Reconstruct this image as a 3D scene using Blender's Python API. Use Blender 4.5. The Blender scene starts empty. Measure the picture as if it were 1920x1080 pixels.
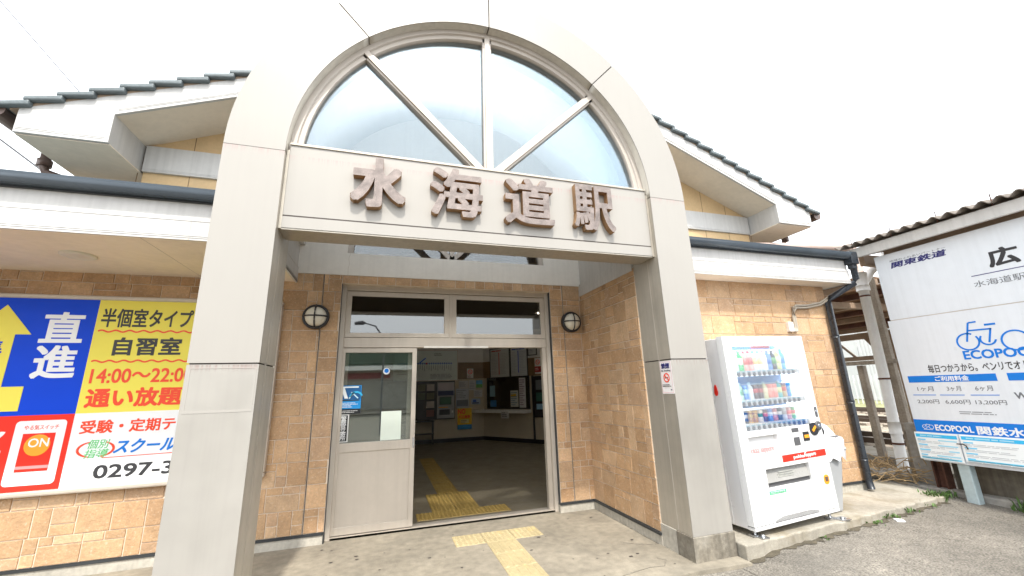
import bpy, bmesh, math, random
from mathutils import Vector, Matrix
R = math.radians
S = 1.12                                   # metres per layout unit
scn = bpy.context.scene
col = scn.collection
rnd = random.Random(7)

# ------------------------------------------------------------------ camera, sky, sun, exposure
def cam_axes(yaw, pitch, roll):
    f0 = Vector((math.sin(yaw), math.cos(yaw), 0)); r0 = Vector((math.cos(yaw), -math.sin(yaw), 0)); u0 = Vector((0, 0, 1))
    f = f0*math.cos(pitch) + u0*math.sin(pitch); u = -f0*math.sin(pitch) + u0*math.cos(pitch)
    r = r0*math.cos(roll) + u*math.sin(roll); u2 = -r0*math.sin(roll) + u*math.cos(roll)
    return r, u2, f
cam = bpy.data.cameras.new('camera'); camo = bpy.data.objects.new('camera', cam); col.objects.link(camo)
r_, u_, f_ = cam_axes(0.305, 0.248, -0.032)
M = Matrix((( r_.x, u_.x, -f_.x), (r_.y, u_.y, -f_.y), (r_.z, u_.z, -f_.z))).to_4x4()
M.translation = Vector((-0.806, -3.029, 1.372))*S
camo.matrix_world = M
cam.sensor_width = 36; cam.sensor_fit = 'HORIZONTAL'; cam.lens = 752.7/1920*36
cam.clip_start = 0.05; cam.clip_end = 2000
scn.camera = camo

SUN_EL, SUN_AZ = 56.3, 4.0                  # light travels towards +Y and slightly +X
w = bpy.data.worlds.new('World'); scn.world = w; w.use_nodes = True
nt = w.node_tree; bg = nt.nodes['Background']
sky = nt.nodes.new('ShaderNodeTexSky'); sky.sky_type = 'NISHITA'; sky.sun_disc = False
sky.sun_elevation = R(SUN_EL); sky.sun_rotation = R(180 + SUN_AZ)
sky.dust_density = 6.0; sky.air_density = 1.0; sky.ozone_density = 1.0
hs = nt.nodes.new('ShaderNodeHueSaturation'); hs.inputs['Saturation'].default_value = 0.35
nt.links.new(sky.outputs[0], hs.inputs['Color'])
veil = nt.nodes.new('ShaderNodeMix'); veil.data_type = 'RGBA'; veil.inputs['Factor'].default_value = 0.75   # thin even high cloud over the sky
tcw = nt.nodes.new('ShaderNodeTexCoord'); nzw = nt.nodes.new('ShaderNodeTexNoise'); nzw.inputs['Scale'].default_value = 1.6; nzw.inputs['Detail'].default_value = 5
nt.links.new(tcw.outputs['Generated'], nzw.inputs['Vector'])
crw = nt.nodes.new('ShaderNodeMix'); crw.data_type = 'RGBA'; crw.inputs[6].default_value = (5.6, 6.2, 6.7, 1); crw.inputs[7].default_value = (7.0, 7.1, 7.15, 1)
nt.links.new(nzw.outputs['Fac'], crw.inputs['Factor'])
nt.links.new(hs.outputs[0], veil.inputs[6]); nt.links.new(crw.outputs[2], veil.inputs[7]); nt.links.new(veil.outputs[2], bg.inputs['Color'])
bg.inputs['Strength'].default_value = 0.15
sun = bpy.data.lights.new('sun', 'SUN'); sun.energy = 1.5; sun.angle = R(2.0); sun.color = (1.0, 0.95, 0.86)
suno = bpy.data.objects.new('sun', sun); col.objects.link(suno)
d = Vector((math.sin(R(SUN_AZ))*math.cos(R(SUN_EL)), math.cos(R(SUN_AZ))*math.cos(R(SUN_EL)), -math.sin(R(SUN_EL))))
suno.rotation_euler = d.to_track_quat('-Z', 'Y').to_euler()
scn.view_settings.view_transform = 'Standard'; scn.view_settings.look = 'None'
scn.view_settings.gamma = 1; scn.view_settings.use_curve_mapping = False
scn.view_settings.exposure = 1.57
scn.cycles.max_bounces = 10; scn.cycles.diffuse_bounces = 6; scn.cycles.transparent_max_bounces = 16
scn.cycles.caustics_reflective = False; scn.cycles.caustics_refractive = False

# ------------------------------------------------------------------ materials
def lin(h):
    if isinstance(h, str):
        c = [int(h[i:i+2], 16)/255 for i in (0, 2, 4)]
        return tuple(x/12.92 if x <= .04045 else ((x+.055)/1.055)**2.4 for x in c)
    return tuple(h)
def mk(name, c, rough=.5, metal=0., var=.12, vs=4., var2=0., bump=0., bs=60., streak=0., drips=None, spec=.5, vcol=False,
       blot=None, blotc=None, spk=0., spks=180., coat=0.):
    m = bpy.data.materials.new(name); m.use_nodes = True; n = m.node_tree.nodes; l = m.node_tree.links
    b = n['Principled BSDF']; b.inputs['Roughness'].default_value = rough; b.inputs['Metallic'].default_value = metal
    b.inputs['Specular IOR Level'].default_value = spec
    if coat: b.inputs['Coat Weight'].default_value = coat
    tc = n.new('ShaderNodeTexCoord'); obj = tc.outputs['Object']
    if vcol:
        a = n.new('ShaderNodeAttribute'); a.attribute_name = 'tint'; out = a.outputs['Color']
    else:
        rgb = n.new('ShaderNodeRGB'); rgb.outputs[0].default_value = (*lin(c), 1); out = rgb.outputs[0]
    def noise(scale, detail=4., vec=None, rgh=.55):
        t = n.new('ShaderNodeTexNoise'); t.inputs['Scale'].default_value = scale; t.inputs['Detail'].default_value = detail
        t.inputs['Roughness'].default_value = rgh
        l.new(vec or obj, t.inputs['Vector']); return t.outputs['Fac']
    def mr(src, a0, a1, b0, b1):
        t = n.new('ShaderNodeMapRange'); t.inputs['From Min'].default_value = a0; t.inputs['From Max'].default_value = a1
        t.inputs['To Min'].default_value = b0; t.inputs['To Max'].default_value = b1; l.new(src, t.inputs['Value']); return t.outputs[0]
    def mul(src, fac):
        t = n.new('ShaderNodeMix'); t.data_type = 'RGBA'; t.blend_type = 'MULTIPLY'; t.inputs['Factor'].default_value = 1
        l.new(src, t.inputs[6]); l.new(fac, t.inputs[7]); return t.outputs[2]
    def mixc(src, c2, fac):
        t = n.new('ShaderNodeMix'); t.data_type = 'RGBA'; l.new(fac, t.inputs['Factor']); l.new(src, t.inputs[6])
        t.inputs[7].default_value = (*lin(c2), 1); return t.outputs[2]
    def math_(op, a, b_=None):
        t = n.new('ShaderNodeMath'); t.operation = op
        for i, x in enumerate((a, b_)):
            if x is None: continue
            if isinstance(x, (int, float)): t.inputs[i].default_value = x
            else: l.new(x, t.inputs[i])
        return t.outputs[0]
    if var: out = mul(out, mr(noise(vs), .3, .7, 1-var, 1+var*.6))
    if var2: out = mul(out, mr(noise(vs*9, 5), .3, .7, 1-var2, 1+var2*.6))
    if spk: out = mul(out, mr(noise(spks, 2), .32, .68, 1-spk, 1+spk))
    if streak or drips:
        mp = n.new('ShaderNodeMapping'); mp.inputs['Scale'].default_value = (22, 22, .7); l.new(obj, mp.inputs['Vector'])
        st = noise(1., 3, mp.outputs[0])
        if streak: out = mul(out, mr(st, .42, .75, 1., 1-streak))
        if drips:
            sx = n.new('ShaderNodeSeparateXYZ'); l.new(obj, sx.inputs[0])
            mp2 = n.new('ShaderNodeMapping'); mp2.inputs['Scale'].default_value = (70, 70, 2); l.new(obj, mp2.inputs['Vector'])
            sn = noise(1., 2, mp2.outputs[0])
            for zt, ln, dc in drips:
                h = mr(sx.outputs[2], zt-ln, zt, 0, 1)
                below = math_('LESS_THAN', sx.outputs[2], zt+.004)
                f = math_('MULTIPLY', math_('MULTIPLY', math_('POWER', h, 1.5), below), mr(sn, .42, .62, 0, .85))
                out = mixc(out, dc, f)
    if blot:
        sc, lo, hi, amt = blot
        out = mixc(out, blotc, mr(noise(sc, 5), lo, hi, 0, amt))
    l.new(out, b.inputs['Base Color'])
    if rough > .25:
        l.new(mr(noise(vs*3), .3, .7, max(0, rough-.08), min(1, rough+.08)), b.inputs['Roughness'])
    if bump:
        bm = n.new('ShaderNodeBump'); bm.inputs['Strength'].default_value = bump; bm.inputs['Distance'].default_value = .01
        l.new(noise(bs, 6, rgh=.65), bm.inputs['Height']); l.new(bm.outputs[0], b.inputs['Normal'])
    return m

def emit(name, c, s):
    m = bpy.data.materials.new(name); m.use_nodes = True; n = m.node_tree.nodes
    b = n['Principled BSDF']; b.inputs['Base Color'].default_value = (*lin(c), 1)
    b.inputs['Emission Color'].default_value = (*lin(c), 1); b.inputs['Emission Strength'].default_value = s
    return m
def glassy(name, trans, gloss, fac, rough=.02, fres=True):
    """flat window glass: part see-through, part mirror; fac is the share of mirror looking straight at it"""
    m = bpy.data.materials.new(name); m.use_nodes = True; n = m.node_tree.nodes; l = m.node_tree.links; n.clear()
    o = n.new('ShaderNodeOutputMaterial'); t = n.new('ShaderNodeBsdfTransparent'); g = n.new('ShaderNodeBsdfGlossy'); x = n.new('ShaderNodeMixShader')
    t.inputs[0].default_value = (*trans, 1); g.inputs[0].default_value = (*gloss, 1); g.inputs['Roughness'].default_value = rough
    lw = n.new('ShaderNodeLayerWeight'); lw.inputs['Blend'].default_value = .35
    mr = n.new('ShaderNodeMapRange'); mr.inputs['To Min'].default_value = fac; mr.inputs['To Max'].default_value = min(1, fac+.5)
    tc = n.new('ShaderNodeTexCoord'); nz = n.new('ShaderNodeTexNoise'); nz.inputs['Scale'].default_value = .8; l.new(tc.outputs['Object'], nz.inputs['Vector'])
    bp = n.new('ShaderNodeBump'); bp.inputs['Strength'].default_value = .06; bp.inputs['Distance'].default_value = .02
    l.new(nz.outputs['Fac'], bp.inputs['Height']); l.new(bp.outputs[0], g.inputs['Normal'])
    l.new(lw.outputs['Fresnel'], mr.inputs['Value']); l.new(mr.outputs[0], x.inputs[0])
    l.new(t.outputs[0], x.inputs[1]); l.new(g.outputs[0], x.inputs[2]); l.new(x.outputs[0], o.inputs[0])
    return m

DR = 'a08a86'
MT = dict(
 panel = mk('coated aluminium panel', (.330,.312,.286), .38, 0, .04, .8, .0, streak=.02, drips=[(3.158*S, .07, DR), (1.58*S, .06, DR)]),
 panel_low = mk('worn aluminium panel', (.365,.347,.318), .36, .2, .16, 1.3, .0, streak=.05, drips=[(1.58*S, .06, '8d7d78')], bump=.03, bs=9),
 reveal = mk('satin metal reveal', (.46,.42,.355), .36, .3, .12, 1.5, .04, streak=.16),
 joint = mk('dark joint filler', (.06,.05,.045), .8, 0, .2),
 dpipe = mk('dark slate pipe', (.028,.034,.043), .3, .1, .1),
 soil = mk('kerb dirt', (.095,.08,.055), .95, 0, .4, 9, .3, bump=.6, bs=60),
 caulk = mk('pale caulk', (.55,.5,.45), .7, 0, .1),
 bronze = mk('bronze anodised frame', (.50,.45,.40), .42, .1, .08, 3),
 steel_frame = mk('door frame metal', (.54,.48,.41), .4, .15, .07, 3, streak=.06),
 door_panel = mk('door lower panel', (.53,.47,.40), .45, .05, .06, 2, .02, streak=.05),
 letter = mk('weathered bronze letter face', (.235,.195,.18), .55, .25, .35, 14, .35, bump=.25, bs=120),
 letter_side = mk('rusty letter edge', (.33,.19,.09), .6, .1, .3, 10, .2),
 tile = mk('wall tile', None, .72, 0, .16, 7, .16, bump=.8, bs=34, vcol=True, blot=(38, .57, .70, .45), blotc=(.70,.58,.45)),
 mortar = mk('pale mortar', (.66,.56,.45), .85, 0, .2, 6, bump=.3),
 plinth = mk('concrete plinth', (.46,.43,.37), .85, 0, .2, 3, .15, streak=.15, bump=.3, bs=50),
 base_dark = mk('stained concrete base', (.22,.195,.155), .85, 0, .4, 3.5, .25, streak=.3, bump=.35, bs=60, blot=(5, .5, .75, .5), blotc=(.42,.40,.35)),
 flash = mk('dark flashing strip', (.045,.05,.055), .45, .3, .2),
 white = mk('white render', (.80,.775,.73), .6, 0, .05, 2, .03, streak=.05),
 fascia = mk('white fascia board', (.56,.55,.535), .5, 0, .07, 2, .03, streak=.12),
 soffit = mk('beige soffit board', (.80,.71,.59), .75, 0, .10, 1.6, .05, blot=(1.6, .55, .85, .4), blotc=(.70,.61,.49)),
 gutter = mk('slate blue gutter', (.075,.095,.118), .22, .2, .12, 4),
 roof_tile = mk('slate grey roof tile', (.13,.155,.165), .5, 0, .25, 3, .15, bump=.2),
 brown = mk('brown gutter', (.13,.085,.07), .4, .1, .2),
 siding = mk('tan siding board', (.62,.44,.24), .7, 0, .10, 3, .06, bump=.1),
 concrete = mk('apron concrete', (.275,.243,.19), .85, 0, .26, 1.3, .22, bump=.25, bs=40, spk=.10, spks=160, blot=(2.3, .52, .72, .65), blotc=(.165,.15,.12)),
 slab = mk('pale slab concrete', (.36,.33,.275), .85, 0, .25, 2.2, .15, bump=.35, bs=45, spk=.12, spks=140, blot=(3., .50, .66, .72), blotc=(.22,.185,.125)),
 asphalt = mk('worn asphalt', (.182,.165,.14), .9, 0, .28, .9, .22, bump=.9, bs=70, spk=.5, spks=75, blot=(1.1, .54, .72, .5), blotc=(.13,.12,.105)),
 hall_floor = mk('hall floor', (.20,.17,.12), .45, 0, .15, 1.5, .1),
 hall_wall = mk('hall wall', (.50,.43,.32), .6, 0, .06, 2),
 hall_white = mk('hall ceiling board', (.62,.60,.56), .7, 0, .05, 2),
 brown_wood = mk('brown wood panel', (.20,.12,.055), .5, 0, .25, 3, .1),
 tactile_y = mk('yellow tactile paving', (.36,.24,.065), .6, 0, .15, 4, .1, bump=.1),
 tactile_p = mk('faded tactile paving', (.42,.345,.195), .75, 0, .15, 3, .12, bump=.2, spk=.08, blot=(9, .60, .72, .5), blotc=(.62,.42,.12)),
 vend = mk('white enamel', (.74,.74,.74), .28, 0, .02, 2),
 vend_side = mk('white enamel side', (.88,.88,.89), .35, 0, .03, 2),
 vcol = mk('printed colour', None, .45, 0, .04, 5, vcol=True),
 vglossy = mk('printed gloss', None, .25, 0, .04, 5, vcol=True, coat=.2),
 black = mk('black plastic', (.02,.02,.022), .35, 0, .1),
 dgrey = mk('dark grey plastic', (.09,.09,.095), .4, 0, .1),
 chrome = mk('zinc steel', (.55,.56,.58), .25, .9, .1),
 red = mk('red print', (.80,.035,.02), .45, 0, .03, spec=.2),
 redtxt = mk('red lettering', (.83,.06,.015), .45, 0, .02),
 pinkred = mk('pale red lettering', (.84,.30,.30), .45, 0, .02),
 blue = mk('blue print', (.0,.055,.62), .45, 0, .03, spec=.2),
 blue2 = mk('mid blue print', (.012,.19,.66), .45, 0, .03, spec=.2),
 yellow = mk('yellow print', (.83,.72,.11), .45, 0, .03, spec=.2),
 white_p = mk('white print', (.82,.83,.84), .4, 0, .02),
 ink = mk('black ink', (.028,.028,.032), .5, 0, .05),
 grey_ink = mk('grey ink', (.16,.17,.19), .5, 0, .05),
 navy = mk('navy ink', (.03,.03,.16), .5, 0, .05),
 green = mk('green print', (.10,.55,.16), .45, 0, .03),
 board = mk('pale board enamel', (.72,.76,.81), .35, 0, .03, 1, .02, streak=.05),
 pvc = mk('grey pvc pipe', (.80,.79,.77), .45, 0, .08, 3, .04, streak=.08),
 pvc_pink = mk('pinkish pvc pipe', (.58,.45,.40), .5, 0, .1, 3, streak=.1),
 rust = mk('rusty steel', (.13,.055,.035), .8, .1, .35, 5, .3, bump=.3),
 pale_post = mk('pale blue painted post', (.44,.53,.55), .55, 0, .1, 3, .1, blot=(9, .62, .70, .9), blotc=(.22,.10,.045)),
 wood = mk('weathered wood', (.40,.345,.285), .85, 0, .25, 4, .2, streak=.25, bump=.3),
 cwall = mk('old concrete wall', (.17,.145,.11), .9, 0, .25, 1.5, .2, streak=.3, bump=.4, bs=30),
 cgrey = mk('grey block wall', (.34,.32,.29), .9, 0, .2, 2, .2, bump=.4, bs=40),
 corr = mk('corrugated sheet', (.22,.19,.165), .7, .1, .3, 2, .2),
 brownbeam = mk('brown painted steel', (.36,.26,.185), .6, .1, .2, 2, .1),
 rustroof = mk('rusty roof underside', (.22,.12,.06), .8, 0, .35, 2.5, .2),
 ballast = mk('track ballast', (.33,.285,.22), .95, 0, .35, 2, .3, bump=1, bs=12, spk=.35, spks=14),
 rail = mk('rusty rail', (.09,.065,.05), .5, .6, .2),
 drygrass = mk('dry grass ground', (.25,.25,.12), .95, 0, .45, .7, .3, bump=.6, bs=10),
 leaf = mk('weed leaf', (.075,.15,.03), .6, 0, .35, 12),
 twig = mk('dry twig', (.42,.29,.15), .8, 0, .3, 15),
 cable = mk('cable', (.42,.37,.30), .5, 0, .1),
 wire = mk('wire', (.05,.05,.055), .5, 0, .1), wire_p = mk('pale wire', (.13,.13,.15), .5, 0, .1),
 lampglass = mk('frosted lamp glass', (.70,.66,.56), .35, 0, .08, 6),
 bag = mk('white plastic bag', (.80,.80,.81), .35, 0, .06, 6, bump=.5, bs=14),
 bin = mk('light grey bin', (.36,.37,.38), .45, 0, .05, 3),
 signred = mk('faded red sign', (.30,.09,.09), .6, 0, .3, 3),
 shopwall = mk('shop wall', (.42,.38,.33), .8, 0, .1, 1), green_mesh = mk('green hoarding', (.055,.085,.06), .8, 0, .3, .6),
 farwhite = mk('far white siding', (.66,.66,.66), .7, 0, .06, .8, streak=.06),
)
MT['glass_fan'] = glassy('solar reflective glass', (.93,.945,.955), (.66,.78,.86), .08)
MT['glass_door'] = glassy('door glass', (.80,.83,.80), (.85,.88,.88), .12)
MT['glass_dark'] = glassy('tinted transom glass', (.42,.40,.37), (.9,.93,.95), .13)
MT['glass_vend'] = glassy('display glass', (.96,.97,.98), (1,1,1), .02)
MT['tube'] = emit('lit fluorescent tube', (1,.96,.88), 13)
MT['vlight'] = emit('lit display back', (.82,.91,1.), .8)
MT['vtube'] = emit('display light strip', (.95,.98,1.), 5)
MT['canopy'] = mk('milky vault sheet', (.80,.80,.78), .5, 0, .04)
_n = MT['canopy'].node_tree; _tr = _n.nodes.new('ShaderNodeBsdfTranslucent'); _tr.inputs[0].default_value = (.52,.54,.555,1)
_mx = _n.nodes.new('ShaderNodeMixShader'); _mx.inputs[0].default_value = .88
_n.links.new(_n.nodes['Principled BSDF'].outputs[0], _mx.inputs[1]); _n.links.new(_tr.outputs[0], _mx.inputs[2]); _n.links.new(_mx.outputs[0], _n.nodes['Material Output'].inputs[0])

# ------------------------------------------------------------------ builders
ORI = {}
class PL:
    def __init__(s, o, U, V, N): s.o, s.U, s.V, s.N = map(Vector, (o, U, V, N))
    def __call__(s, u, v, d=0.): return s.o + s.U*u + s.V*v + s.N*d
def front(Y): return PL((0, Y, 0), (1,0,0), (0,0,1), (0,-1,0))      # faces the street
def west(X): return PL((X, 0, 0), (0,-1,0), (0,0,1), (-1,0,0))      # faces -X, u = -Y
def east(X): return PL((X, 0, 0), (0,1,0), (0,0,1), (1,0,0))
class MB:
    def __init__(s): s.v, s.f, s.c, s.m, s.sm = [], [], [], [], []; s.col = (1,1,1); s.mi = 0; s.smooth = False
    def face(s, idx, smooth=None):
        s.f.append(idx); s.c.append(s.col); s.m.append(s.mi); s.sm.append(s.smooth if smooth is None else smooth)
    def poly(s, pts):
        i = len(s.v); s.v += [tuple(p) for p in pts]; s.face(list(range(i, i+len(pts)))); return s
    def hexa(s, p):                        # 8 points: bottom 4 ccw, top 4
        i = len(s.v); s.v += [tuple(q) for q in p]
        for q in ((3,2,1,0), (4,5,6,7), (0,1,5,4), (1,2,6,5), (2,3,7,6), (3,0,4,7)): s.face([i+k for k in q], False)
        return s
    def box(s, x0, y0, z0, x1, y1, z1):
        return s.hexa([(x0,y0,z0),(x1,y0,z0),(x1,y1,z0),(x0,y1,z0),(x0,y0,z1),(x1,y0,z1),(x1,y1,z1),(x0,y1,z1)])
    def pbox(s, P, u0, v0, u1, v1, d0, d1):
        return s.hexa([P(u0,v0,d0),P(u1,v0,d0),P(u1,v1,d0),P(u0,v1,d0),P(u0,v0,d1),P(u1,v0,d1),P(u1,v1,d1),P(u0,v1,d1)])
    def tilebox(s, P, u0, v0, u1, v1, d0, d1, i):
        b = [P(u0,v0,d0),P(u1,v0,d0),P(u1,v1,d0),P(u0,v1,d0),P(u0+i,v0+i,d1),P(u1-i,v0+i,d1),P(u1-i,v1-i,d1),P(u0+i,v1-i,d1)]
        k = len(s.v); s.v += [tuple(q) for q in b]
        for q in ((4,5,6,7), (0,1,5,4), (1,2,6,5), (2,3,7,6), (3,0,4,7)): s.face([k+j for j in q], False)
    def prism(s, P, pts, d0, d1):
        n = len(pts); i = len(s.v); s.v += [tuple(P(u,v,d0)) for u, v in pts] + [tuple(P(u,v,d1)) for u, v in pts]
        s.face([i+k for k in reversed(range(n))], False); s.face([i+n+k for k in range(n)], False)
        for k in range(n): s.face([i+k, i+(k+1)%n, i+n+(k+1)%n, i+n+k])
        return s
    def bar(s, P, a, b, wd, d0, d1):       # straight bar in a plane
        a, b = Vector(a), Vector(b); t = (b-a).normalized(); nn = Vector((-t.y, t.x))*wd/2
        return s.prism(P, [a+nn, a-nn, b-nn, b+nn][::-1], d0, d1)
    def tube(s, path, r, n=10, caps=True):
        path = [Vector(p) for p in path]; rs = r if isinstance(r, (list, tuple)) else [r]*len(path); rings = []
        up = Vector((0,0,1))
        for i, p in enumerate(path):
            t = ((path[i+1] if i+1 < len(path) else p) - (path[i-1] if i else p)).normalized()
            a = t.cross(up if abs(t.z) < .95 else Vector((1,0,0))).normalized(); b = t.cross(a)
            k = len(s.v); s.v += [tuple(p + (a*math.cos(2*math.pi*j/n) + b*math.sin(2*math.pi*j/n))*rs[i]) for j in range(n)]
            rings.append(k)
        for k0, k1 in zip(rings, rings[1:]):
            for j in range(n): s.face([k0+j, k0+(j+1)%n, k1+(j+1)%n, k1+j], True)
        if caps: s.face([rings[0]+j for j in range(n)], False); s.face([rings[-1]+j for j in reversed(range(n))], False)
        return s
    def lathe(s, P, prof, n=24, cx=0, cy=0):   # prof: (radius, d) about plane normal
        rings = []
        for r, dd in prof:
            k = len(s.v); s.v += [tuple(P(cx+r*math.cos(2*math.pi*j/n), cy+r*math.sin(2*math.pi*j/n), dd)) for j in range(n)]; rings.append(k)
        for k0, k1 in zip(rings, rings[1:]):
            for j in range(n): s.face([k0+j, k0+(j+1)%n, k1+(j+1)%n, k1+j], True)
        s.face([rings[-1]+j for j in range(n)], False)
        return s
    def arc(s, P, r0, r1, a0, a1, d0, d1, n=24, cx=0, cy=0):
        for k in range(n):
            t0, t1 = a0+(a1-a0)*k/n, a0+(a1-a0)*(k+1)/n
            q = [(cx+r*math.cos(t), cy+r*math.sin(t)) for r, t in ((r0,t0),(r1,t0),(r1,t1),(r0,t1))]
            i = len(s.v); s.v += [tuple(P(u,v,d0)) for u, v in q] + [tuple(P(u,v,d1)) for u, v in q]
            for qd in ((3,2,1,0), (4,5,6,7)): s.face([i+j for j in qd], False)
            s.face([i+1,i+2,i+6,i+5], True); s.face([i+3,i+0,i+4,i+7], True)
            if k == 0: s.face([i,i+1,i+5,i+4], False)
            if k == n-1: s.face([i+2,i+3,i+7,i+6], False)
        return s
    def build(s, name, mat, parent=None, bevel=0., loc=None):
        mats = mat if isinstance(mat, (list, tuple)) else [mat]
        if parent is not None: o0 = ORI[parent.name]
        elif loc is not None: o0 = Vector(loc)
        else:
            a = [min(q[k] for q in s.v) for k in range(3)]; b = [max(q[k] for q in s.v) for k in range(3)]
            o0 = Vector(((a[0]+b[0])/2, (a[1]+b[1])/2, a[2]))
        me = bpy.data.meshes.new(name)
        me.from_pydata([((q[0]-o0.x)*S, (q[1]-o0.y)*S, (q[2]-o0.z)*S) for q in s.v], [], s.f)
        for m in mats: me.materials.append(MT[m])
        me.polygons.foreach_set('material_index', s.m); me.polygons.foreach_set('use_smooth', s.sm)
        if any(c != (1,1,1) for c in s.c):
            at = me.color_attributes.new('tint', 'FLOAT_COLOR', 'CORNER'); cs = []
            for f, c in zip(s.f, s.c): cs += [c[0], c[1], c[2], 1.]*len(f)
            at.data.foreach_set('color', cs)
        me.update()
        o = bpy.data.objects.new(name, me); col.objects.link(o)
        if parent is not None: o.parent = parent
        else: o.location = o0*S
        ORI[o.name] = o0
        if bevel:
            bv = o.modifiers.new('edge', 'BEVEL'); bv.width = bevel; bv.segments = 2; bv.limit_method = 'ANGLE'; bv.angle_limit = R(50)
        return o
def tag(o, label=None, cat=None, group=None, kind=None):
    for k, x in (('label', label), ('category', cat), ('group', group), ('kind', kind)):
        if x: o[k] = x
    return o
def thing(name, loc, label, cat, group=None):
    o = bpy.data.objects.new(name, None); col.objects.link(o); o.location = Vector(loc)*S; o.empty_display_size = .1
    ORI[o.name] = Vector(loc); return tag(o, label, cat, group)
def struct(o): o['kind'] = 'structure'; return o

def text(name, body, P, rect, mat, parent, bold=0., d0=.001, d1=.003, shear=0., keep=False, vert=False, res=3):
    """lettering from the built-in font, fitted to rect (u0,v0,u1,v1) of plane P, between depths d0 and d1.
    Heavy strokes come from the outline laid down several times, shifted by bold (em) in a ring"""
    if vert: body = '\n'.join(body)
    cu = bpy.data.curves.new('t', 'FONT'); cu.body = body; cu.resolution_u = res; cu.fill_mode = 'FRONT'
    if vert: cu.space_line = .82; cu.align_x = 'CENTER'
    t = bpy.data.objects.new('t', cu); col.objects.link(t)
    me = bpy.data.meshes.new_from_object(t.evaluated_get(bpy.context.evaluated_depsgraph_get()))
    bpy.data.objects.remove(t); bpy.data.curves.remove(cu)
    bm = bmesh.new(); bm.from_mesh(me); bpy.data.meshes.remove(me)
    bmesh.ops.remove_doubles(bm, verts=bm.verts, dist=1e-5)
    for v in bm.verts: v.co.x += shear*v.co.y
    x0 = min(v.co.x for v in bm.verts)-bold; x1 = max(v.co.x for v in bm.verts)+bold; y0 = min(v.co.y for v in bm.verts)-bold; y1 = max(v.co.y for v in bm.verts)+bold
    u0, v0, u1, v1 = rect; su = (u1-u0)/(x1-x0); sv = (v1-v0)/(y1-y0)
    if keep: su = sv
    mb = MB(); bm.verts.index_update(); bm.faces.ensure_lookup_table()
    ring = [(1,1),(-1,.97),(-.96,-1.02),(1.03,-.95),(.98,.04),(-1.04,-.03),(.05,1.04),(-.06,-.98)][:8 if bold > .02 else 4]
    nb = len(ring) if bold else 1
    for k in range(nb):
        sx, sy = (bold*.85*ring[k][0], bold*.85*ring[k][1]) if bold else (0, 0)
        dt = d1 + k*.00012; i0 = len(mb.v); n = len(bm.verts)
        uv = [(u0+(v.co.x+sx-x0)*su, v0+(v.co.y+sy-y0)*sv) for v in bm.verts]
        mb.v += [tuple(P(a, b, dt)) for a, b in uv] + [tuple(P(a, b, d0)) for a, b in uv]
        for f in bm.faces:
            mb.mi = 0; mb.face([i0+v.index for v in f.verts], False)
        if isinstance(mat, (list, tuple)): mb.mi = 1
        for e in bm.edges:
            if len(e.link_faces) == 1:
                lp = e.link_loops[0]; a = i0+lp.vert.index; b = i0+lp.link_loop_next.vert.index
                mb.face([b, a, a+n, b+n], False)
    bm.free()
    return mb.build(name, mat, parent)
def sheet(name, P, items, parent, mat='vcol', d0=.0015, step=.0012, back=0.):
    """printed sheet: rectangles (u0,v0,u1,v1,colour), later ones lie on the earlier"""
    mb = MB()
    for k, (u0, v0, u1, v1, c) in enumerate(items):
        mb.col = lin(c); dd = d0 + step*k if k < 6 else d0 + step*6
        if k == 0: mb.pbox(P, u0, v0, u1, v1, back, dd)
        else: mb.poly([P(u0,v0,dd), P(u1,v0,dd), P(u1,v1,dd), P(u0,v1,dd)])
    return mb.build(name, mat, parent)
def lines(u0, v0, u1, v1, n, c, frac=.45, seed=1):
    r = random.Random(seed); h = (v1-v0)/n; out = []
    for k in range(n):
        e = u0 + (u1-u0)*r.uniform(.55, 1.)
        x = u0
        while x < e-.01*(u1-u0):
            x2 = min(e, x+(u1-u0)*r.uniform(.08, .3)); out.append((x, v0+h*(k+.5-frac/2), x2, v0+h*(k+.5+frac/2), c)); x = x2+(u1-u0)*.02
    return out

TILE_C = [(.51,.325,.18), (.54,.345,.195), (.46,.285,.155), (.56,.375,.225), (.51,.32,.175), (.48,.31,.185)]
def tiles(mb, P, u0, u1, v0, v1, H=.2155, gap=.0055, seed=1, big=False):
    """ashlar cladding: courses of H, each cell a whole block or a block under a split strip"""
    r = random.Random(seed)
    def put(a, b, c, e):
        if c <= u0 or a >= u1: return
        a, c = max(a, u0), min(c, u1); e2 = min(e, v1)
        if c-a < .02 or e2-b < .02: return
        base = r.choice(TILE_C); k = r.uniform(.88, 1.12); mb.col = tuple(x*k for x in base)
        mb.tilebox(P, a+gap/2, b+gap/2, c-gap/2, e2-gap/2, .002, .0085+r.uniform(0, .003), .004)
    z = v0; row = 0
    while z < v1-.02:
        x = u0 - r.uniform(0, .35)
        while x < u1:
            t = r.choice('ABCDAB') if not big else r.choice('ABEEB')
            if t == 'A': put(x, z, x+.24, z+H); x += .24
            elif t == 'B':
                wv = .29; s_ = r.uniform(.09, .19)
                put(x, z, x+wv, z+H*.68); put(x, z+H*.68, x+s_, z+H); put(x+s_, z+H*.68, x+wv, z+H); x += wv
            elif t == 'C':
                put(x, z, x+.095, z+H*.45); put(x, z+H*.45, x+.095, z+H); x += .095
            elif t == 'D':
                put(x, z, x+.12, z+H); x += .12
                put(x, z+H*.4, x+.17, z+H); put(x, z, x+.17, z+H*.4); x += .17
            else: put(x, z, x+.33, z+H); x += .33
        z += H; row += 1

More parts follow.
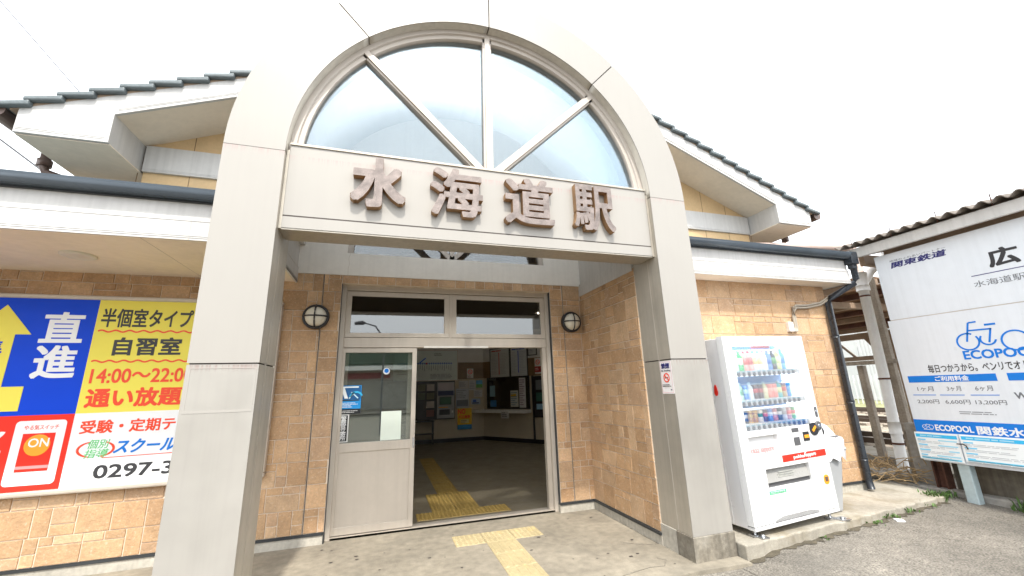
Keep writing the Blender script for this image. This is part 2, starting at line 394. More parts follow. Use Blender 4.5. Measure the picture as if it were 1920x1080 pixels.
# ------------------------------------------------------------------ ground
g = MB(); g.poly([(-150,-150,-.028), (150,-150,-.028), (150,150,-.028), (-150,150,-.028)])
struct(g.build('ground', 'asphalt', loc=(0,0,0)))
ap = MB()
xs = [-9 + k*.35 for k in range(32)] + [2.0]
fe = [(x, -.14 + .02*math.sin(x*5) + rnd.uniform(-.012, .012)) for x in xs]
ap.prism(PL((0,0,0), (1,0,0), (0,1,0), (0,0,1)), fe + [(2.0, 1.76), (-9, 1.76)], -.06, 0.)
struct(ap.build('pavement', 'concrete', loc=(0,0,0)))
cr = MB()                                   # cracks and old patch edges in the apron
def crack(pts, wd):
    for a, b in zip(pts, pts[1:]): cr.bar(PL((0,0,0), (1,0,0), (0,1,0), (0,0,1)), a, b, wd, .0005, .003)
crack([(.95,.02),(1.1,.05),(1.22,.07),(1.34,.05),(1.42,.14),(1.38,.2)], .007)
crack([(1.3,.62),(1.38,.53),(1.5,.47),(1.58,.45)], .006)
struct(cr.build('pavement_crack', 'base_dark', loc=(0,0,0)))
sp = MB(); r2 = random.Random(3)            # old chewing-gum spots
for _ in range(46):
    x, y = r2.uniform(-1.5, 1.5), r2.uniform(.0, 1.5); rr = r2.uniform(.006, .016)
    pts = [(x+rr*math.cos(a)*r2.uniform(.7, 1.6), y+rr*math.sin(a)*r2.uniform(.6, 1)) for a in [k*math.pi/4 for k in range(8)]]
    sp.poly([(a, b, .004) for a, b in pts])
struct(sp.build('pavement_stain', 'joint', loc=(0,0,0)))
sh_ = MB(); nx, ny = 44, 10                # asphalt ramps up a little towards the slab
def shz(x, f): return -.024 + (.035+.045*max(0, min(1, (x-2.0)/3.0)))*f**1.4*max(0, min(1, (x-1.9)/.5))
for i in range(nx+1):
    x = 1.9+i*4.0/nx
    for j in range(ny+1):
        f = j/ny; y = -1.3+(1.36+.095*(x-2.02))*f; sh_.v.append((x, min(y, .62), shz(x, f)))
for i in range(nx):
    for j in range(ny): sh_.face([i*(ny+1)+j, (i+1)*(ny+1)+j, (i+1)*(ny+1)+j+1, i*(ny+1)+j+1], True)
struct(sh_.build('road_shoulder', 'asphalt', loc=(0,0,0)))
# raised slab under the machine
sl = MB(); P0 = PL((0,0,0), (1,0,0), (0,1,0), (0,0,1))
edge = [(2.02 + k*.06, -.09 + .095*k*.06 + r2.uniform(-.016, .016)) for k in range(52)]
edge += [(5.15, .30), (5.3, .55)]
sl.prism(P0, edge + [(5.4, 1.1), (4.75, 1.15), (4.70, .74), (2.02, .74)], -.06, .098)
struct(sl.build('kerb_slab', 'slab', bevel=.012, loc=(0,0,0)))
def rail_bars(mb, x, y0, y1, z): mb.box(x-.035, y0, z, x+.035, y1, z+.11)

dt = MB(); r4 = random.Random(17)           # dirt gathered at the foot of the slab and the wall
def strip(xs_, yf, w0, w1):
    pr = None
    for x in xs_:
        f = lambda y: max(0, min(1, (y+1.3)/(1.36+.095*(x-2.02))))
        y1 = yf(x)+.03; y0 = yf(x)-r4.uniform(w0, w1); ym = (y0+yf(x))/2
        cur = [(x, q, shz(x, f(q))+.0045) for q in (y1, ym, y0)]
        if pr:
            dt.poly([pr[0], pr[1], cur[1], cur[0]]); dt.poly([pr[1], pr[2], cur[2], cur[1]])
        pr = cur
strip([2.03+k*.05 for k in range(61)], lambda x: -.09+.095*(x-2.02), .012, .075)
struct(dt.build('kerb_dirt', 'soil', loc=(0,0,0)))
# tactile paving: raised bars and blisters modelled
def tact(name, mat, quads, bars=None, dots=None, z=0.):
    mb = MB()
    for (x0, y0, x1, y1) in quads:
        n = max(1, round((x1-x0)/.285)); k = max(1, round((y1-y0)/.285))
        for i in range(n):
            for j in range(k):
                a, b, c, e = x0+(x1-x0)*i/n, y0+(y1-y0)*j/k, x0+(x1-x0)*(i+1)/n, y0+(y1-y0)*(j+1)/k
                mb.tilebox(P0, a+.002, b+.002, c-.002, e-.002, z, z+.005, .002)
    for (x0, y0, x1, y1) in bars or []:
        n = 4; wv = (x1-x0)/n; k = max(1, round((y1-y0)/.285))
        for i in range(n):
            for j in range(k):
                b, e = y0+(y1-y0)*j/k+.012, y0+(y1-y0)*(j+1)/k-.012
                mb.tilebox(P0, x0+wv*(i+.28), b, x0+wv*(i+.72), e, z+.005, z+.0095, .006)
    for (x0, y0, x1, y1) in dots or []:
        nx, ny = round((x1-x0)/.0475), round((y1-y0)/.0475)
        for i in range(nx):
            for j in range(ny):
                mb.lathe(P0, [(.014, z+.005), (.009, z+.010)], 8, x0+(x1-x0)*(i+.5)/nx, y0+(y1-y0)*(j+.5)/ny)
    return struct(mb.build(name, mat, loc=(0,0,0)))
tact('tactile_path', 'tactile_p', [(-.13,1.06,.155,1.335), (.155,1.06,.44,1.335), (.44,1.06,.725,1.335), (.155,-.14,.44,1.06)],
     [(.155,-.14,.44,1.06)], [(-.13,1.06,.155,1.335), (.155,1.06,.44,1.335), (.44,1.06,.725,1.335)])
tact('tactile_path', 'tactile_y', [(-.415,1.90,.655,2.175), (-.225,2.175,.345,3.03), (-.065,3.03,.23,6.2)],
     [(-.065,3.03,.23,6.2)], [(-.415,1.90,.655,2.175), (-.225,2.175,.345,3.03)], z=.02)

# ------------------------------------------------------------------ station building
B = thing('station_building', (0, 2, 0), 'low station house in tan stone tile with white eaves and slate blue gutters', 'station')
D, YW, XC, DF = 1.634, .71, 1.6, 1.75
ZB, ZT = .105, 2.67
# tiled walls (backing + cladding)
def wall(name, P, parts, thick, seed, skip_back=False):
    mb = MB(); mb.mi = 1
    for (u0, v0, u1, v1) in parts: mb.pbox(P, u0, v0, u1, v1, -thick, .003)
    mb.mi = 0
    for k, (u0, v0, u1, v1) in enumerate(parts): tiles(mb, P, u0, u1, v0, v1, seed=seed+k)
    return mb.build(name, ['tile', 'mortar'], B)
PD = front(D)
wall('tiled_wall', PD, [(-8.5, ZB, -1.502, ZT), (-1.494, ZB, -1.312, ZT)], .11, 11)
wall('tiled_wall', PD, [(1.165, ZB, 1.335, ZT), (1.342, ZB, XC, ZT)], .11, 21)
hd = MB(); hd.mi = 1; hd.pbox(PD, -1.312, 2.575, 1.165, ZT, -.11, .003); hd.mi = 0
r3 = random.Random(5); x = -1.312
while x < 1.16:
    wv = r3.choice([.2, .12, .17, .2]); x2 = min(1.165, x+wv); kk = r3.uniform(.9, 1.1); hd.col = tuple(q*kk for q in r3.choice(TILE_C))
    hd.tilebox(PD, x+.003, 2.578, x2-.003, ZT-.003, .002, .009, .004); x = x2
hd.build('door_lintel', ['tile', 'mortar'], B)
for u in (-1.498, 1.3385):
    cj = MB(); cj.pbox(PD, u-.0025, ZB, u+.0025, ZT, .0, .006); cj.build('caulk_joint', 'joint', B)
wall('tiled_wall', west(XC), [(-D+.0, ZB, -.40, 2.56)], .05, 31)
ww = MB(); ww.mi = 1; PWW = front(YW); ww.pbox(PWW, 1.66, .2, 4.70, 2.62, -.2, .003); ww.mi = 0
tiles(ww, PWW, 1.66, 4.70, .2, 2.62, H=.2155, seed=44, big=True, gap=.0045)
PE = east(4.70); ww.mi = 1; ww.pbox(PE, YW, .2, 9, 2.62, -.1, .003)
ww.build('tiled_wall', ['tile', 'mortar'], B)
pl = MB()
pl.box(-8.5, D-.004, -.05, -1.318, D+.12, ZB-.024); pl.box(1.155, D-.004, -.05, XC-.004, D+.12, ZB-.024)
pl.box(XC-.012, .40, -.05, XC+.1, D-.006, ZB-.024); pl.box(2.0, YW-.004, -.05, 4.72, YW+.2, .178)
pl.box(4.60, YW+.2, -.05, 4.72, 9, .178)
pl.build('plinth', 'plinth', B)
fl = MB(); fl.box(-8.5, D-.014, ZB-.024, -1.318, D+.05, ZB-.002); fl.box(1.155, D-.014, ZB-.024, XC-.010, D+.05, ZB-.002)
fl.box(XC-.024, .40, ZB-.024, XC+.05, D-.016, ZB-.002); fl.box(2.0, YW-.016, .178, 4.725, YW+.1, .199); fl.box(4.60, YW+.1, .178, 4.725, 9, .199)
fl.build('flashing_strip', 'flash', B)
# white wall over the doorway with the arched inner window
wh = MB(); cx, zc, rw = -.09, 2.93, 1.19
wh.pbox(PD, -1.78, ZT, XC+.1, zc, -.10, .012)
pts = [(cx+rw*math.cos(a), zc+rw*math.sin(a)) for a in [math.pi*k/24 for k in range(25)]]
for (a, b), (c, e) in zip(pts, pts[1:]): wh.prism(PD, [(a,b), (a, 5.1), (c, 5.1), (c,e)], -.10, .012)
wh.pbox(PD, cx+rw, zc, XC+.1, 5.1, -.10, .012); wh.pbox(PD, -1.78, zc, cx-rw, 5.1, -.10, .012)
wh.build('upper_wall', 'white', B)
ck = MB()
for pts2 in ([(-1.245,2.935),(-1.262,2.86),(-1.25,2.8),(-1.262,2.75),(-1.258,2.67)],):
    for a, b in zip(pts2, pts2[1:]): ck.bar(PD, a, b, .003, .011, .0132)
ck.build('wall_crack', 'caulk', B)
aw = MB(); aw.arc(PD, rw-.06, rw-.002, 0, math.pi, -.07, -.005, 32, cx, zc)
for a in (45, 90, 135): aw.bar(PD, (cx, zc), (cx+(rw-.06)*math.cos(R(a)), zc+(rw-.06)*math.sin(R(a))), .055, -.07, -.015)
AWF = aw.build('arched_window', 'bronze', B)
ap_ = MB(); ap_.prism(PD, [(cx+(rw-.05)*math.cos(a), zc+(rw-.05)*math.sin(a)) for a in [math.pi*k/24 for k in range(25)]], -.05, -.045); ap_.build('pane', 'glass_dark', AWF)
# door frame, transoms, sliding leaf
PF = front(DF)
df = MB(); df.pbox(PF, -1.312, 0, -1.262, 2.575, -.06, .055); df.pbox(PF, 1.115, 0, 1.165, 2.575, -.06, .055)
df.pbox(PF, -1.262, 2.52, 1.115, 2.575, -.06, .045); df.pbox(PF, -1.262, 1.875, 1.115, 1.985, -.06, .03)
df.pbox(PF, -.112, 1.985, -.078, 2.52, -.05, .03); df.pbox(PF, -1.262, -.03, 1.115, .022, -.09, .05)
df.pbox(PF, 1.062, .022, 1.115, 1.875, -.05, .02)
df.build('door_frame', 'steel_frame', B, bevel=.004)
for u in (-1.316, 1.161):
    ls = MB(); ls.pbox(PF, u, 0, u+.008, 2.575, .02, .11); ls.build('frame_seal', 'flash', B)
rb = MB(); rb.pbox(PF, -.40, 1.868, .36, 1.89, .0305, .05); rb.build('door_rail_cover', 'white', B)
for (a, b) in ((-1.262, -.112), (-.078, 1.115)):
    t = MB(); 
    for q in ((a, 1.99, b, 2.04), (a, 2.46, b, 2.515), (a, 2.04, a+.055, 2.46), (b-.055, 2.04, b, 2.46)): t.pbox(PF, *q, -.02, .025)
    tw = t.build('transom_window', 'steel_frame', B, bevel=.003)
    q = MB(); q.pbox(PF, a+.05, 2.035, b-.05, 2.465, 0, .005); q.build('pane', 'glass_dark', tw)
def leaf(a, b, dd, name):
    t = MB()
    for q in ((a, .03, a+.035, 1.868), (b-.05, .03, b, 1.868), (a+.035, 1.82, b-.05, 1.868), (a+.035, .795, b-.05, .885), (a+.035, .03, b-.05, .10)): t.pbox(PF, *q, dd-.02, dd+.02)
    dr = t.build(name, 'steel_frame', B, bevel=.003)
    q = MB(); q.pbox(PF, a+.03, .88, b-.045, 1.825, dd-.004, dd+.002); q.build('pane', 'glass_door', dr)
    q = MB(); q.pbox(PF, a+.03, .09, b-.045, .80, dd-.01, dd+.008); q.build('lower_panel', 'door_panel', dr)
    return dr
dl = leaf(-1.27, -.475, .005, 'sliding_door')
q = MB(); q.pbox(PF, -.497, .80, -.480, .90, .025, .032); q.build('handle', 'chrome', dl)
dl2 = leaf(-1.24, -.52, -.055, 'sliding_door')
# hall interior
hall = MB()
hall.poly([(-3.4,9.0,.0),(-3.4,9.0,2.95),(1.945,8.8,2.95),(1.945,8.8,0)]); hall.poly([(1.945,8.8,0),(1.945,8.8,2.95),(3.6,6.28,2.95),(3.6,6.28,0)])
hall.poly([(3.6,6.28,0),(3.6,6.28,2.95),(4.6,6.0,2.95),(4.6,6.0,0)]); hall.poly([(4.6,6.0,0),(4.6,6.0,2.95),(4.6,1.76,2.95),(4.6,1.76,0)])
hall.poly([(-3.4,9,0),(-3.4,1.76,0),(-3.4,1.76,2.95),(-3.4,9,2.95)])
hall.poly([(-3.4,1.78,0),(-1.31,1.78,0),(-1.31,1.78,2.95),(-3.4,1.78,2.95)]); hall.poly([(1.165,1.78,0),(4.6,1.78,0),(4.6,1.78,2.95),(1.165,1.78,2.95)])
hall.build('hall_wall', 'hall_wall', B)
hf = MB(); hf.box(-3.4, 1.70, -.05, 4.6, 9, .02); hf.build('hall_floor', 'hall_floor', B)
hc = MB(); hc.box(-3.4, 1.86, 2.95, 4.6, 9, 3.0); hc.box(-3.2, 1.80, 4.05, 4.6, 9, 4.1)
hc.build('hall_ceiling', 'hall_white', B)
hb = MB(); PB = front(8.795); PDg = PL((1.945,8.795,0), (.5486,-.8361,0), (0,0,1), (-.8361,-.5486,0))
hb.pbox(PB, -3.3, 1.72, 1.945, 2.19, 0, .01); hb.pbox(PDg, 0, 1.72, 3., 2.19, 0, .01)
hb.build('wood_band', 'brown_wood', B)
hw = MB(); hw.pbox(PB, -3.3, 2.19, 1.945, 2.94, 0, .006); hw.pbox(PDg, 0, 2.19, 3., 2.94, 0, .006); hw.build('upper_band', 'hall_white', B)
sk = MB(); sk.pbox(PB, -3.3, .02, 1.94, .12, 0, .012); sk.pbox(PDg, 0, .02, 3., .12, 0, .012); sk.build('skirting', 'black', B)
for (xx, yy) in ((2.7, 4.6), (-1., 2.6), (1.2, 2.6)):  # first is the visible fitting; the other two are unseen, added to brighten the hall
    t = MB(); t.box(xx-.6, yy-.06, 2.90, xx+.6, yy+.06, 2.95); cl = t.build('ceiling_and_fill_light', 'hall_white', B)
    t = MB(); t.tube([(xx-.57,yy,2.885), (xx+.57,yy,2.885)], .016, 8); t.build('tube', 'tube', cl)
t = MB(); t.tube([(-.62,4.2,3.98), (-.22,4.2,3.98)], .02, 8); t.build('tube', 'tube', B)
# ticket window in the slanted wall, with counter shelf
tw = MB(); tw.pbox(PDg, .16, .87, 1.70, 1.73, .004, .03); tkw = tw.build('ticket_window', 'black', B)
t = MB(); t.pbox(PDg, .20, .90, 1.66, 1.70, .031, .034); t.build('pane', 'glass_dark', tkw)
sheet('notice', PDg, [(1.05,.92,1.32,1.35,'c9c9c0')] + lines(1.07,.95,1.3,1.32,7,'7d8f9a',seed=4) + [(1.07,1.2,1.25,1.26,'d8b02a')], tkw, d0=.036)
sheet('notice', PDg, [(1.36,.9,1.58,1.68,'d5d2d2')] + lines(1.38,.95,1.56,1.65,12,'a08a98',seed=8), tkw, d0=.036)
sheet('notice', PDg, [(.30,.92,.52,1.10,'3f7fb5')], tkw, d0=.036); sheet('notice', PDg, [(.28,1.2,.48,1.5,'8fb0b8')], tkw, d0=.036)
t = MB(); t.pbox(PDg, -.35, .77, 1.72, .85, .0, .30); t.build('counter_shelf', 'white', B, bevel=.01)
t = MB(); t.pbox(PDg, 1.80, .03, 1.83, 1.72, .0, .05); t.build('wall_post', 'black', B); t = MB(); t.pbox(PB, .0, .635, 1.10, 1.675, .0, .03); t.build('recess_frame', 'black', B)

# eaves of the wings
def eave(x0, x1, retL, retR, yb):
    e = MB(); e.box(x0, .47, 2.568, x1, yb, 2.60); so = e.build('eave_soffit', 'soffit', B)
    f = MB(); f.box(x0, .45, 2.56, x1, .469, 2.732); f.box(x0, .462, 2.732, x1, .50, 2.89)
    for z in (2.578, 2.592, 2.715): f.box(x0, .4465, z, x1, .45, z+.0045)
    if retR is not None:
        f.box(x1-.019, .47, 2.56, x1, retR, 2.732); f.box(x1-.03, .50, 2.732, x1-.008, retR, 2.99)
        for z in (2.578, 2.592, 2.715): f.box(x1, .45, z, x1+.0035, retR, z+.0045)
    fb = f.build('eave_fascia', 'fascia', B)
    vj = MB(); k = x0+.6
    while k < x1-.2: vj.box(k, .4485, 2.56, k+.004, .4502, 2.732); k += 1.9
    vj.build('fascia_joint', 'caulk', fb)
    gt = MB(); P = PL((0,.405,2.935), (0,-.8,0), (0,0,.72), (1,0,0))
    prof = [(.07*math.cos(a), .07*math.sin(a)) for a in [math.pi+math.pi*k/10 for k in range(11)]]
    prof = [(-.062,-.075)] + [(-.0+.062*math.cos(a), -.0+.078*math.sin(a)) for a in [math.pi*1.5+math.pi/2*k/6 for k in range(7)]] + [(.066,.025), (.052,.025), (.05,.0), (-.05,-.05), (-.062,.01)]
    n = len(prof)
    i = len(gt.v); gt.v += [tuple(P(a, b, x0)) for a, b in prof] + [tuple(P(a, b, x1)) for a, b in prof]
    for k in range(n): gt.face([i+k, i+(k+1)%n, i+n+(k+1)%n, i+n+k], k in range(1, 7))
    gt.face([i+k for k in range(n)]); gt.face([i+n+k for k in reversed(range(n))])
    gt.build('gutter', 'gutter', B)
    tr = MB(); tr.box(x0, .44, 2.868, x1, .5, 2.90); tr.build('gutter_trim', 'flash', B)
    rf = MB(); rf.hexa([(x0,.43,2.90),(x1,.43,2.90),(x1,1.78,3.22),(x0,1.78,3.22),(x0,.43,2.935),(x1,.43,2.935),(x1,1.78,3.30),(x0,1.78,3.30)])
    rf.build('lower_roof', 'roof_tile', B)
eave(-8.6, -1.76, None, D-.012, D)
eave(1.70, 4.86, None, 3., YW)
eb = MB(); eb.box(4.72, YW, 2.568, 4.84, 3., 2.6); eb.build('eave_soffit', 'soffit', B)
# white side panels of the recess, above the tiled side wall
sd = MB(); sd.box(XC+.002, .402, 2.545, XC+.16, D-.013, 3.25); sd.box(XC-.022, .41, 2.53, XC+.002, D-.013, 2.62); sd.box(XC-.012, .41, 2.62, XC+.002, D-.013, 2.69)
sd.build('recess_side_panel', 'fascia', B); sd = MB(); sd.box(-1.84, .50, 2.99, -1.715, D-.013, 3.25); sd.box(-1.80, .402, 2.6, -1.715, .50, 3.25); sd.build('recess_side_panel', 'fascia', B)
va = MB(); va.arc(front(0), 1.70, 1.75, 0, math.pi, -D+.02, -.41, 32, 0, 3.2); va.build('canopy_vault', 'canopy', B)
# soffit downlight
dn = MB(); dn.lathe(PL((-3.285,1.037,2.568), (1,0,0), (0,1,0), (0,0,-1)), [(.115,0), (.115,.012), (.095,.02), (.08,.014)], 28); dn.build('soffit_downlight', 'lampglass', B)
sj = MB(); sj.box(-2.62, .47, 2.5665, -2.616, D, 2.569); sj.build('soffit_joint', 'caulk', B)
# gable
XG, YB_, YG = .72, 1.19, 1.70
sl_ = .425
def zr(x, z0): return z0 + sl_*(4.74-abs(x-XG))        # roof line, z0 at the eave tip
gw = MB(); PG = front(YG)
gw.prism(PG, [(XG-4.05, 3.0), (XG+4.05, 3.0), (XG+4.05, 4.2), (XG, 6.0), (XG-4.05, 4.2)], -.15, 0.)
gw.build('gable_wall', 'siding', B)
vj = MB()
for k in range(-9, 10):
    x = XG+k*.455; vj.pbox(PG, x-.003, 3.0, x+.003, 5.9-abs(x-XG)*.43, .0005, .0025)
vj.build('siding_joint', 'brown_wood', B)
bd = MB(); bd.pbox(PG, XG-4.05, 3.70, XG+4.05, 4.0, .0, .03)
for z in (3.715, 3.73): bd.pbox(PG, XG-4.05, z, XG+4.05, z+.004, .03, .033)
bd.build('gable_band', 'fascia', B)
PBg = front(YB_)
zb0 = 3.93                                             # top of bargeboard at the eave tip
bg_ = MB()
for sgn in (-1, 1):
    def q(dx, z): return (XG + sgn*dx, z)
    tip = 4.74
    pts = [q(tip, 3.70), q(tip, zb0), q(0, zb0+sl_*tip), q(0, zb0+sl_*tip-.235), q(4.07, 4.0-.0), q(4.07, 3.70)]
    if sgn > 0: pts = pts[::-1]
    bg_.prism(PBg, pts, 0, .03)
    for off in (.03, .045):
        a = q(4.05, 4.012+off); b = q(0, zb0+sl_*tip-.235+off); bg_.bar(PBg, a, b, .004, .03, .0335)
        bg_.bar(PBg, q(tip-.01, 3.70+off), q(4.10, 3.70+off), .004, .03, .0335)
bg_.build('bargeboard', 'fascia', B)
for sgn in (-1, 1):
    bx = MB(); sf = MB()
    xa, xb = XG+sgn*4.07, XG+sgn*4.74
    lo, hi = min(xa, xb), max(xa, xb)
    sf.box(lo, YB_, 3.688, hi, 9.2, 3.699)
    inn = (xa, xa+sgn*.02)
    bx.box(min(inn), YB_+.001, 3.70, max(inn), YG, 4.02)
    a = sorted((xb, xb-sgn*.02)); bx.box(a[0], YB_+.001, 3.70, a[1], 9.2, 3.91)
    zA, zB = 4.0, zb0+sl_*4.74-.235
    q8 = [(XG+sgn*4.07, YB_+.001, zA), (XG, YB_+.001, zB), (XG, YG, zB), (XG+sgn*4.07, YG, zA)]
    q8 += [(p[0], p[1], p[2]+.02) for p in q8]; sf.hexa(q8)
    bx.build('eave_box', 'fascia', B); sf.build('gable_soffit', 'soffit', B)
rt = MB()
NR = 23; stp = 4.92/NR
for sgn in (-1, 1):
    for k in range(NR):
        d0, d1 = 4.92-k*stp, 4.92-(k+1)*stp-.05
        z0 = zb0+.035+sl_*(4.74-d0); z1 = zb0+.035+sl_*(4.74-d1)
        xa, xb = XG+sgn*d0, XG+sgn*max(d1, 0)
        P8 = [(xa,YB_-.08,z0+.012),(xb,YB_-.08,z1-.05),(xb,9.3,z1-.05),(xa,9.3,z0+.012),(xa,YB_-.08,z0+.056),(xb,YB_-.08,z1+.004),(xb,9.3,z1+.004),(xa,9.3,z0+.056)]
        rt.hexa(P8)
rfo = rt.build('roof', 'roof_tile', B, bevel=.015)
ub = MB()
for sgn in (-1, 1):
    a, b = XG+sgn*4.80, XG
    za, zb = zb0+.001+sl_*(4.74-4.80), zb0+.001+sl_*4.74
    ub.hexa([(a,YB_-.03,za),(b,YB_-.03,zb),(b,9.2,zb),(a,9.2,za),(a,YB_-.03,za+.03),(b,YB_-.03,zb+.03),(b,9.2,zb+.03),(a,9.2,za+.03)])
ub.build('roof_batten', 'brownbeam', B)
for sgn in (-1, 1):
    t = MB(); x = XG+sgn*4.90; t.tube([(x, YB_-.03, 3.90), (x, 9.2, 3.90)], .075, 14); t.build('main_gutter', 'brown', B)
    t = MB(); xx = XG+sgn*4.86; 
    t.tube([(xx,1.72,3.86),(xx,1.72,3.66),(xx-sgn*.02,1.73,3.60),(xx-sgn*.5,1.84,3.46),(xx-sgn*.9,1.86,3.40)], .04, 12); t.build('downpipe', 'brown', B)
    t = MB(); t.tube([(xx,1.72,3.73),(xx,1.72,3.66)], .055, 12); t.build('pipe_collar', 'brown', B)
# dark downpipe at the wing corner
t = MB(); t.tube([(4.90,.41,2.90),(4.95,.44,2.62),(4.93,.46,2.57),(4.68,.62,2.40),(4.655,.645,2.34),(4.655,.648,.22),(4.66,.64,.12)], .037, 14); t.build('downpipe', 'dpipe', B)
t = MB(); t.box(4.83,.355,2.80,4.95,.46,2.965); t.box(4.85,.375,2.74,4.93,.445,2.80)
t.build('rainwater_head', 'dpipe', B, bevel=.008)
for z in (1.9, 1.1, .45):
    t = MB(); t.tube([(4.655,.648,z-.015),(4.655,.648,z+.015)], .042, 14); t.build('pipe_bracket', 'dpipe', B)

# ------------------------------------------------------------------ entrance arch
A = thing('entrance_arch', (0, .2, 0), 'free standing white panelled arch with half round glass fan before the doorway', 'entrance arch')
R1, R2, ZS, ZM = 1.6, 1.998, 3.164, 1.59
F0 = front(0)
ring = [(0, 48), (48, 90), (90, 132), (132, 180)]
core = MB(); core.arc(F0, R1+.012, R2-.012, 0, math.pi, -.395, -.006, 48, 0, ZS); core.build('arch_core', 'joint', A)
for a0, a1 in ring:
    t = MB(); da = .003
    t.arc(F0, R1, R2, R(a0)+(da if a0 else 0), R(a1)-(da if a1 < 180 else 0), -.006, 0, 20, 0, ZS)
    t.arc(F0, R2-.012, R2, R(a0)+da, R(a1)-da, -.40, -.006, 20, 0, ZS)
    t.build('arch_panel', 'panel', A)
    t = MB(); t.arc(F0, R1, R1+.012, R(a0)+da, R(a1)-da, -.40, -.006, 20, 0, ZS); t.build('arch_reveal', 'reveal', A)
for sgn in (-1, 1):
    def xr(a, b): return sorted((sgn*a, sgn*b))
    t = MB(); x0, x1 = xr(R1+.012, R2-.012); t.box(x0, .006, .10, x1, .395, ZS-.001); pil = t.build('pillar', 'joint', A)
    x0, x1 = xr(R1, R2)
    for (z0, z1, m) in ((.182, ZM-.004, 'panel_low'), (ZM+.006, ZS-.004, 'panel')):
        t = MB(); t.box(x0, 0, z0, x1, .006, z1); xo = xr(R2-.012, R2); t.box(xo[0], .006, z0, xo[1], .40, z1); t.build('front_panel', m, pil)
        t = MB(); xi = xr(R1, R1+.012); t.box(xi[0], .006, z0, xi[1], .166, z1); t.box(xi[0], .174, z0, xi[1], .40, z1)
        xb = xr(R1+.012, R2-.012); t.box(xb[0], .395, z0, xb[1], .40, z1); t.build('reveal_panel', 'reveal', pil)
    t = MB(); xi = xr(R1+.002, R1+.012); t.box(xi[0], .166, .182, xi[1], .174, ZS-.1); t.build('seam_caulk', 'caulk', pil)
    t = MB(); x0, x1 = xr(R1-.008, R2+.008); t.box(x0, -.008, -.05, x1, .20, .18); t.build('pillar_base', 'base_dark', pil, bevel=.006)
    t = MB(); x0, x1 = xr(R1-.007, R2+.007); t.box(x0, .201, -.05, x1, .43, .181); t.build('pillar_base', 'plinth', pil, bevel=.006)
# taped-over notice outline on the left pillar
t = MB()
for q in ((-1.985,1.29,-1.61,1.305), (-1.985,1.305,-1.972,1.56), (-1.622,1.305,-1.61,1.56), (-1.985,1.56,-1.61,1.568)): t.pbox(F0, *q, 0, .0015)
t.build('adhesive_outline', 'panel', A)
# sign board + lintel
t = MB(); t.box(-R1+.022, .05, 2.668, R1-.022, .28, 3.245); t.box(-R1+.022, .046, 2.567, R1-.022, .05, 2.655)
sb = t.build('sign_board', 'panel', A)
t = MB(); t.box(-R1+.001, .06, 2.58, R1-.001, .29, 3.20); t.box(-R1+.022, .0505, 2.655, R1-.022, .06, 2.668); t.build('board_back', 'joint', sb)
t = MB(); t.box(-R1+.001, .046, 2.56, -R1+.021, .29, 3.2); t.box(R1-.021, .046, 2.56, R1-.001, .29, 3.2); t.box(-R1+.021, .052, 2.555, R1-.021, .29, 2.567)
t.box(-R1+.02, .04, 3.245, R1-.02, .29, 3.262)
t.build('lintel_trim', 'reveal', sb)
PS = front(.05)
for ch, rc, bo in (('水', (-1.13,2.765,-.715,3.20), .055), ('海', (-.525,2.755,-.085,3.19), .034), ('道', (.105,2.745,.565,3.185), .036), ('駅', (.755,2.745,1.175,3.195), .028)):
    text('letter', ch, PS, rc, ['letter', 'letter_side'], sb, bold=bo*.74, d0=-.002, d1=.062, res=4)
# fan window
t = MB(); t.arc(F0, 1.555, R1-.001, 0, math.pi, -.20, -.085, 48, 0, ZS); t.arc(F0, 1.515, 1.555, 0, math.pi, -.19, -.105, 48, 0, ZS)
fan = t.build('fan_window', 'bronze', A)
hub = (0, 3.20)
for a in (45, 90, 135):
    t = MB(); e = (1.54*math.cos(R(a)), hub[1]+1.52*math.sin(R(a)))
    t.bar(F0, hub, e, .084, -.19, -.105); t.bar(F0, hub, e, .05, -.105, -.086); t.build('glazing_bar', 'bronze', fan)
for a0, a1 in ((0, 45), (45, 90), (90, 135), (135, 180)):
    t = MB(); pts = [(0, hub[1])] + [(1.545*math.cos(R(a0+(a1-a0)*k/12)), hub[1]+1.52*math.sin(R(a0+(a1-a0)*k/12))) for k in range(13)]
    t.prism(F0, pts, -.150, -.144); t.build('pane', 'glass_fan', fan)

# ------------------------------------------------------------------ wall lamps
def lamp(x, z, label):
    P = PL((x, D, z), (1,0,0), (0,0,1), (0,-1,0))
    L = thing('wall_lamp', (x, D, z), label, 'wall lamp', 'round bulkhead lamps beside the doorway')
    t = MB(); t.lathe(P, [(.128,.0), (.128,.03), (.134,.05), (.126,.072), (.110,.076), (.105,.06), (.02,.055)], 32); t.build('lamp_base', 'black', L)
    t = MB(); t.lathe(P, [(.106,.058), (.101,.088), (.084,.115), (.055,.134), (.02,.142)], 28); t.build('lamp_globe', 'lampglass', L)
    t = MB()
    for ax in (0, 1):
        pth = []
        for k in range(13):
            a = math.pi*k/12; c, s_ = .116*math.cos(a), .062+.088*math.sin(a)
            pth.append(P(c, 0, s_) if ax else P(0, c, s_))
        t.tube(pth, .0078, 8)
    t.build('lamp_guard', 'black', L)
lamp(-1.54, 2.185, 'round caged lamp between the billboard and the doorway')
lamp(1.425, 2.185, 'round caged lamp in the corner right of the doorway')

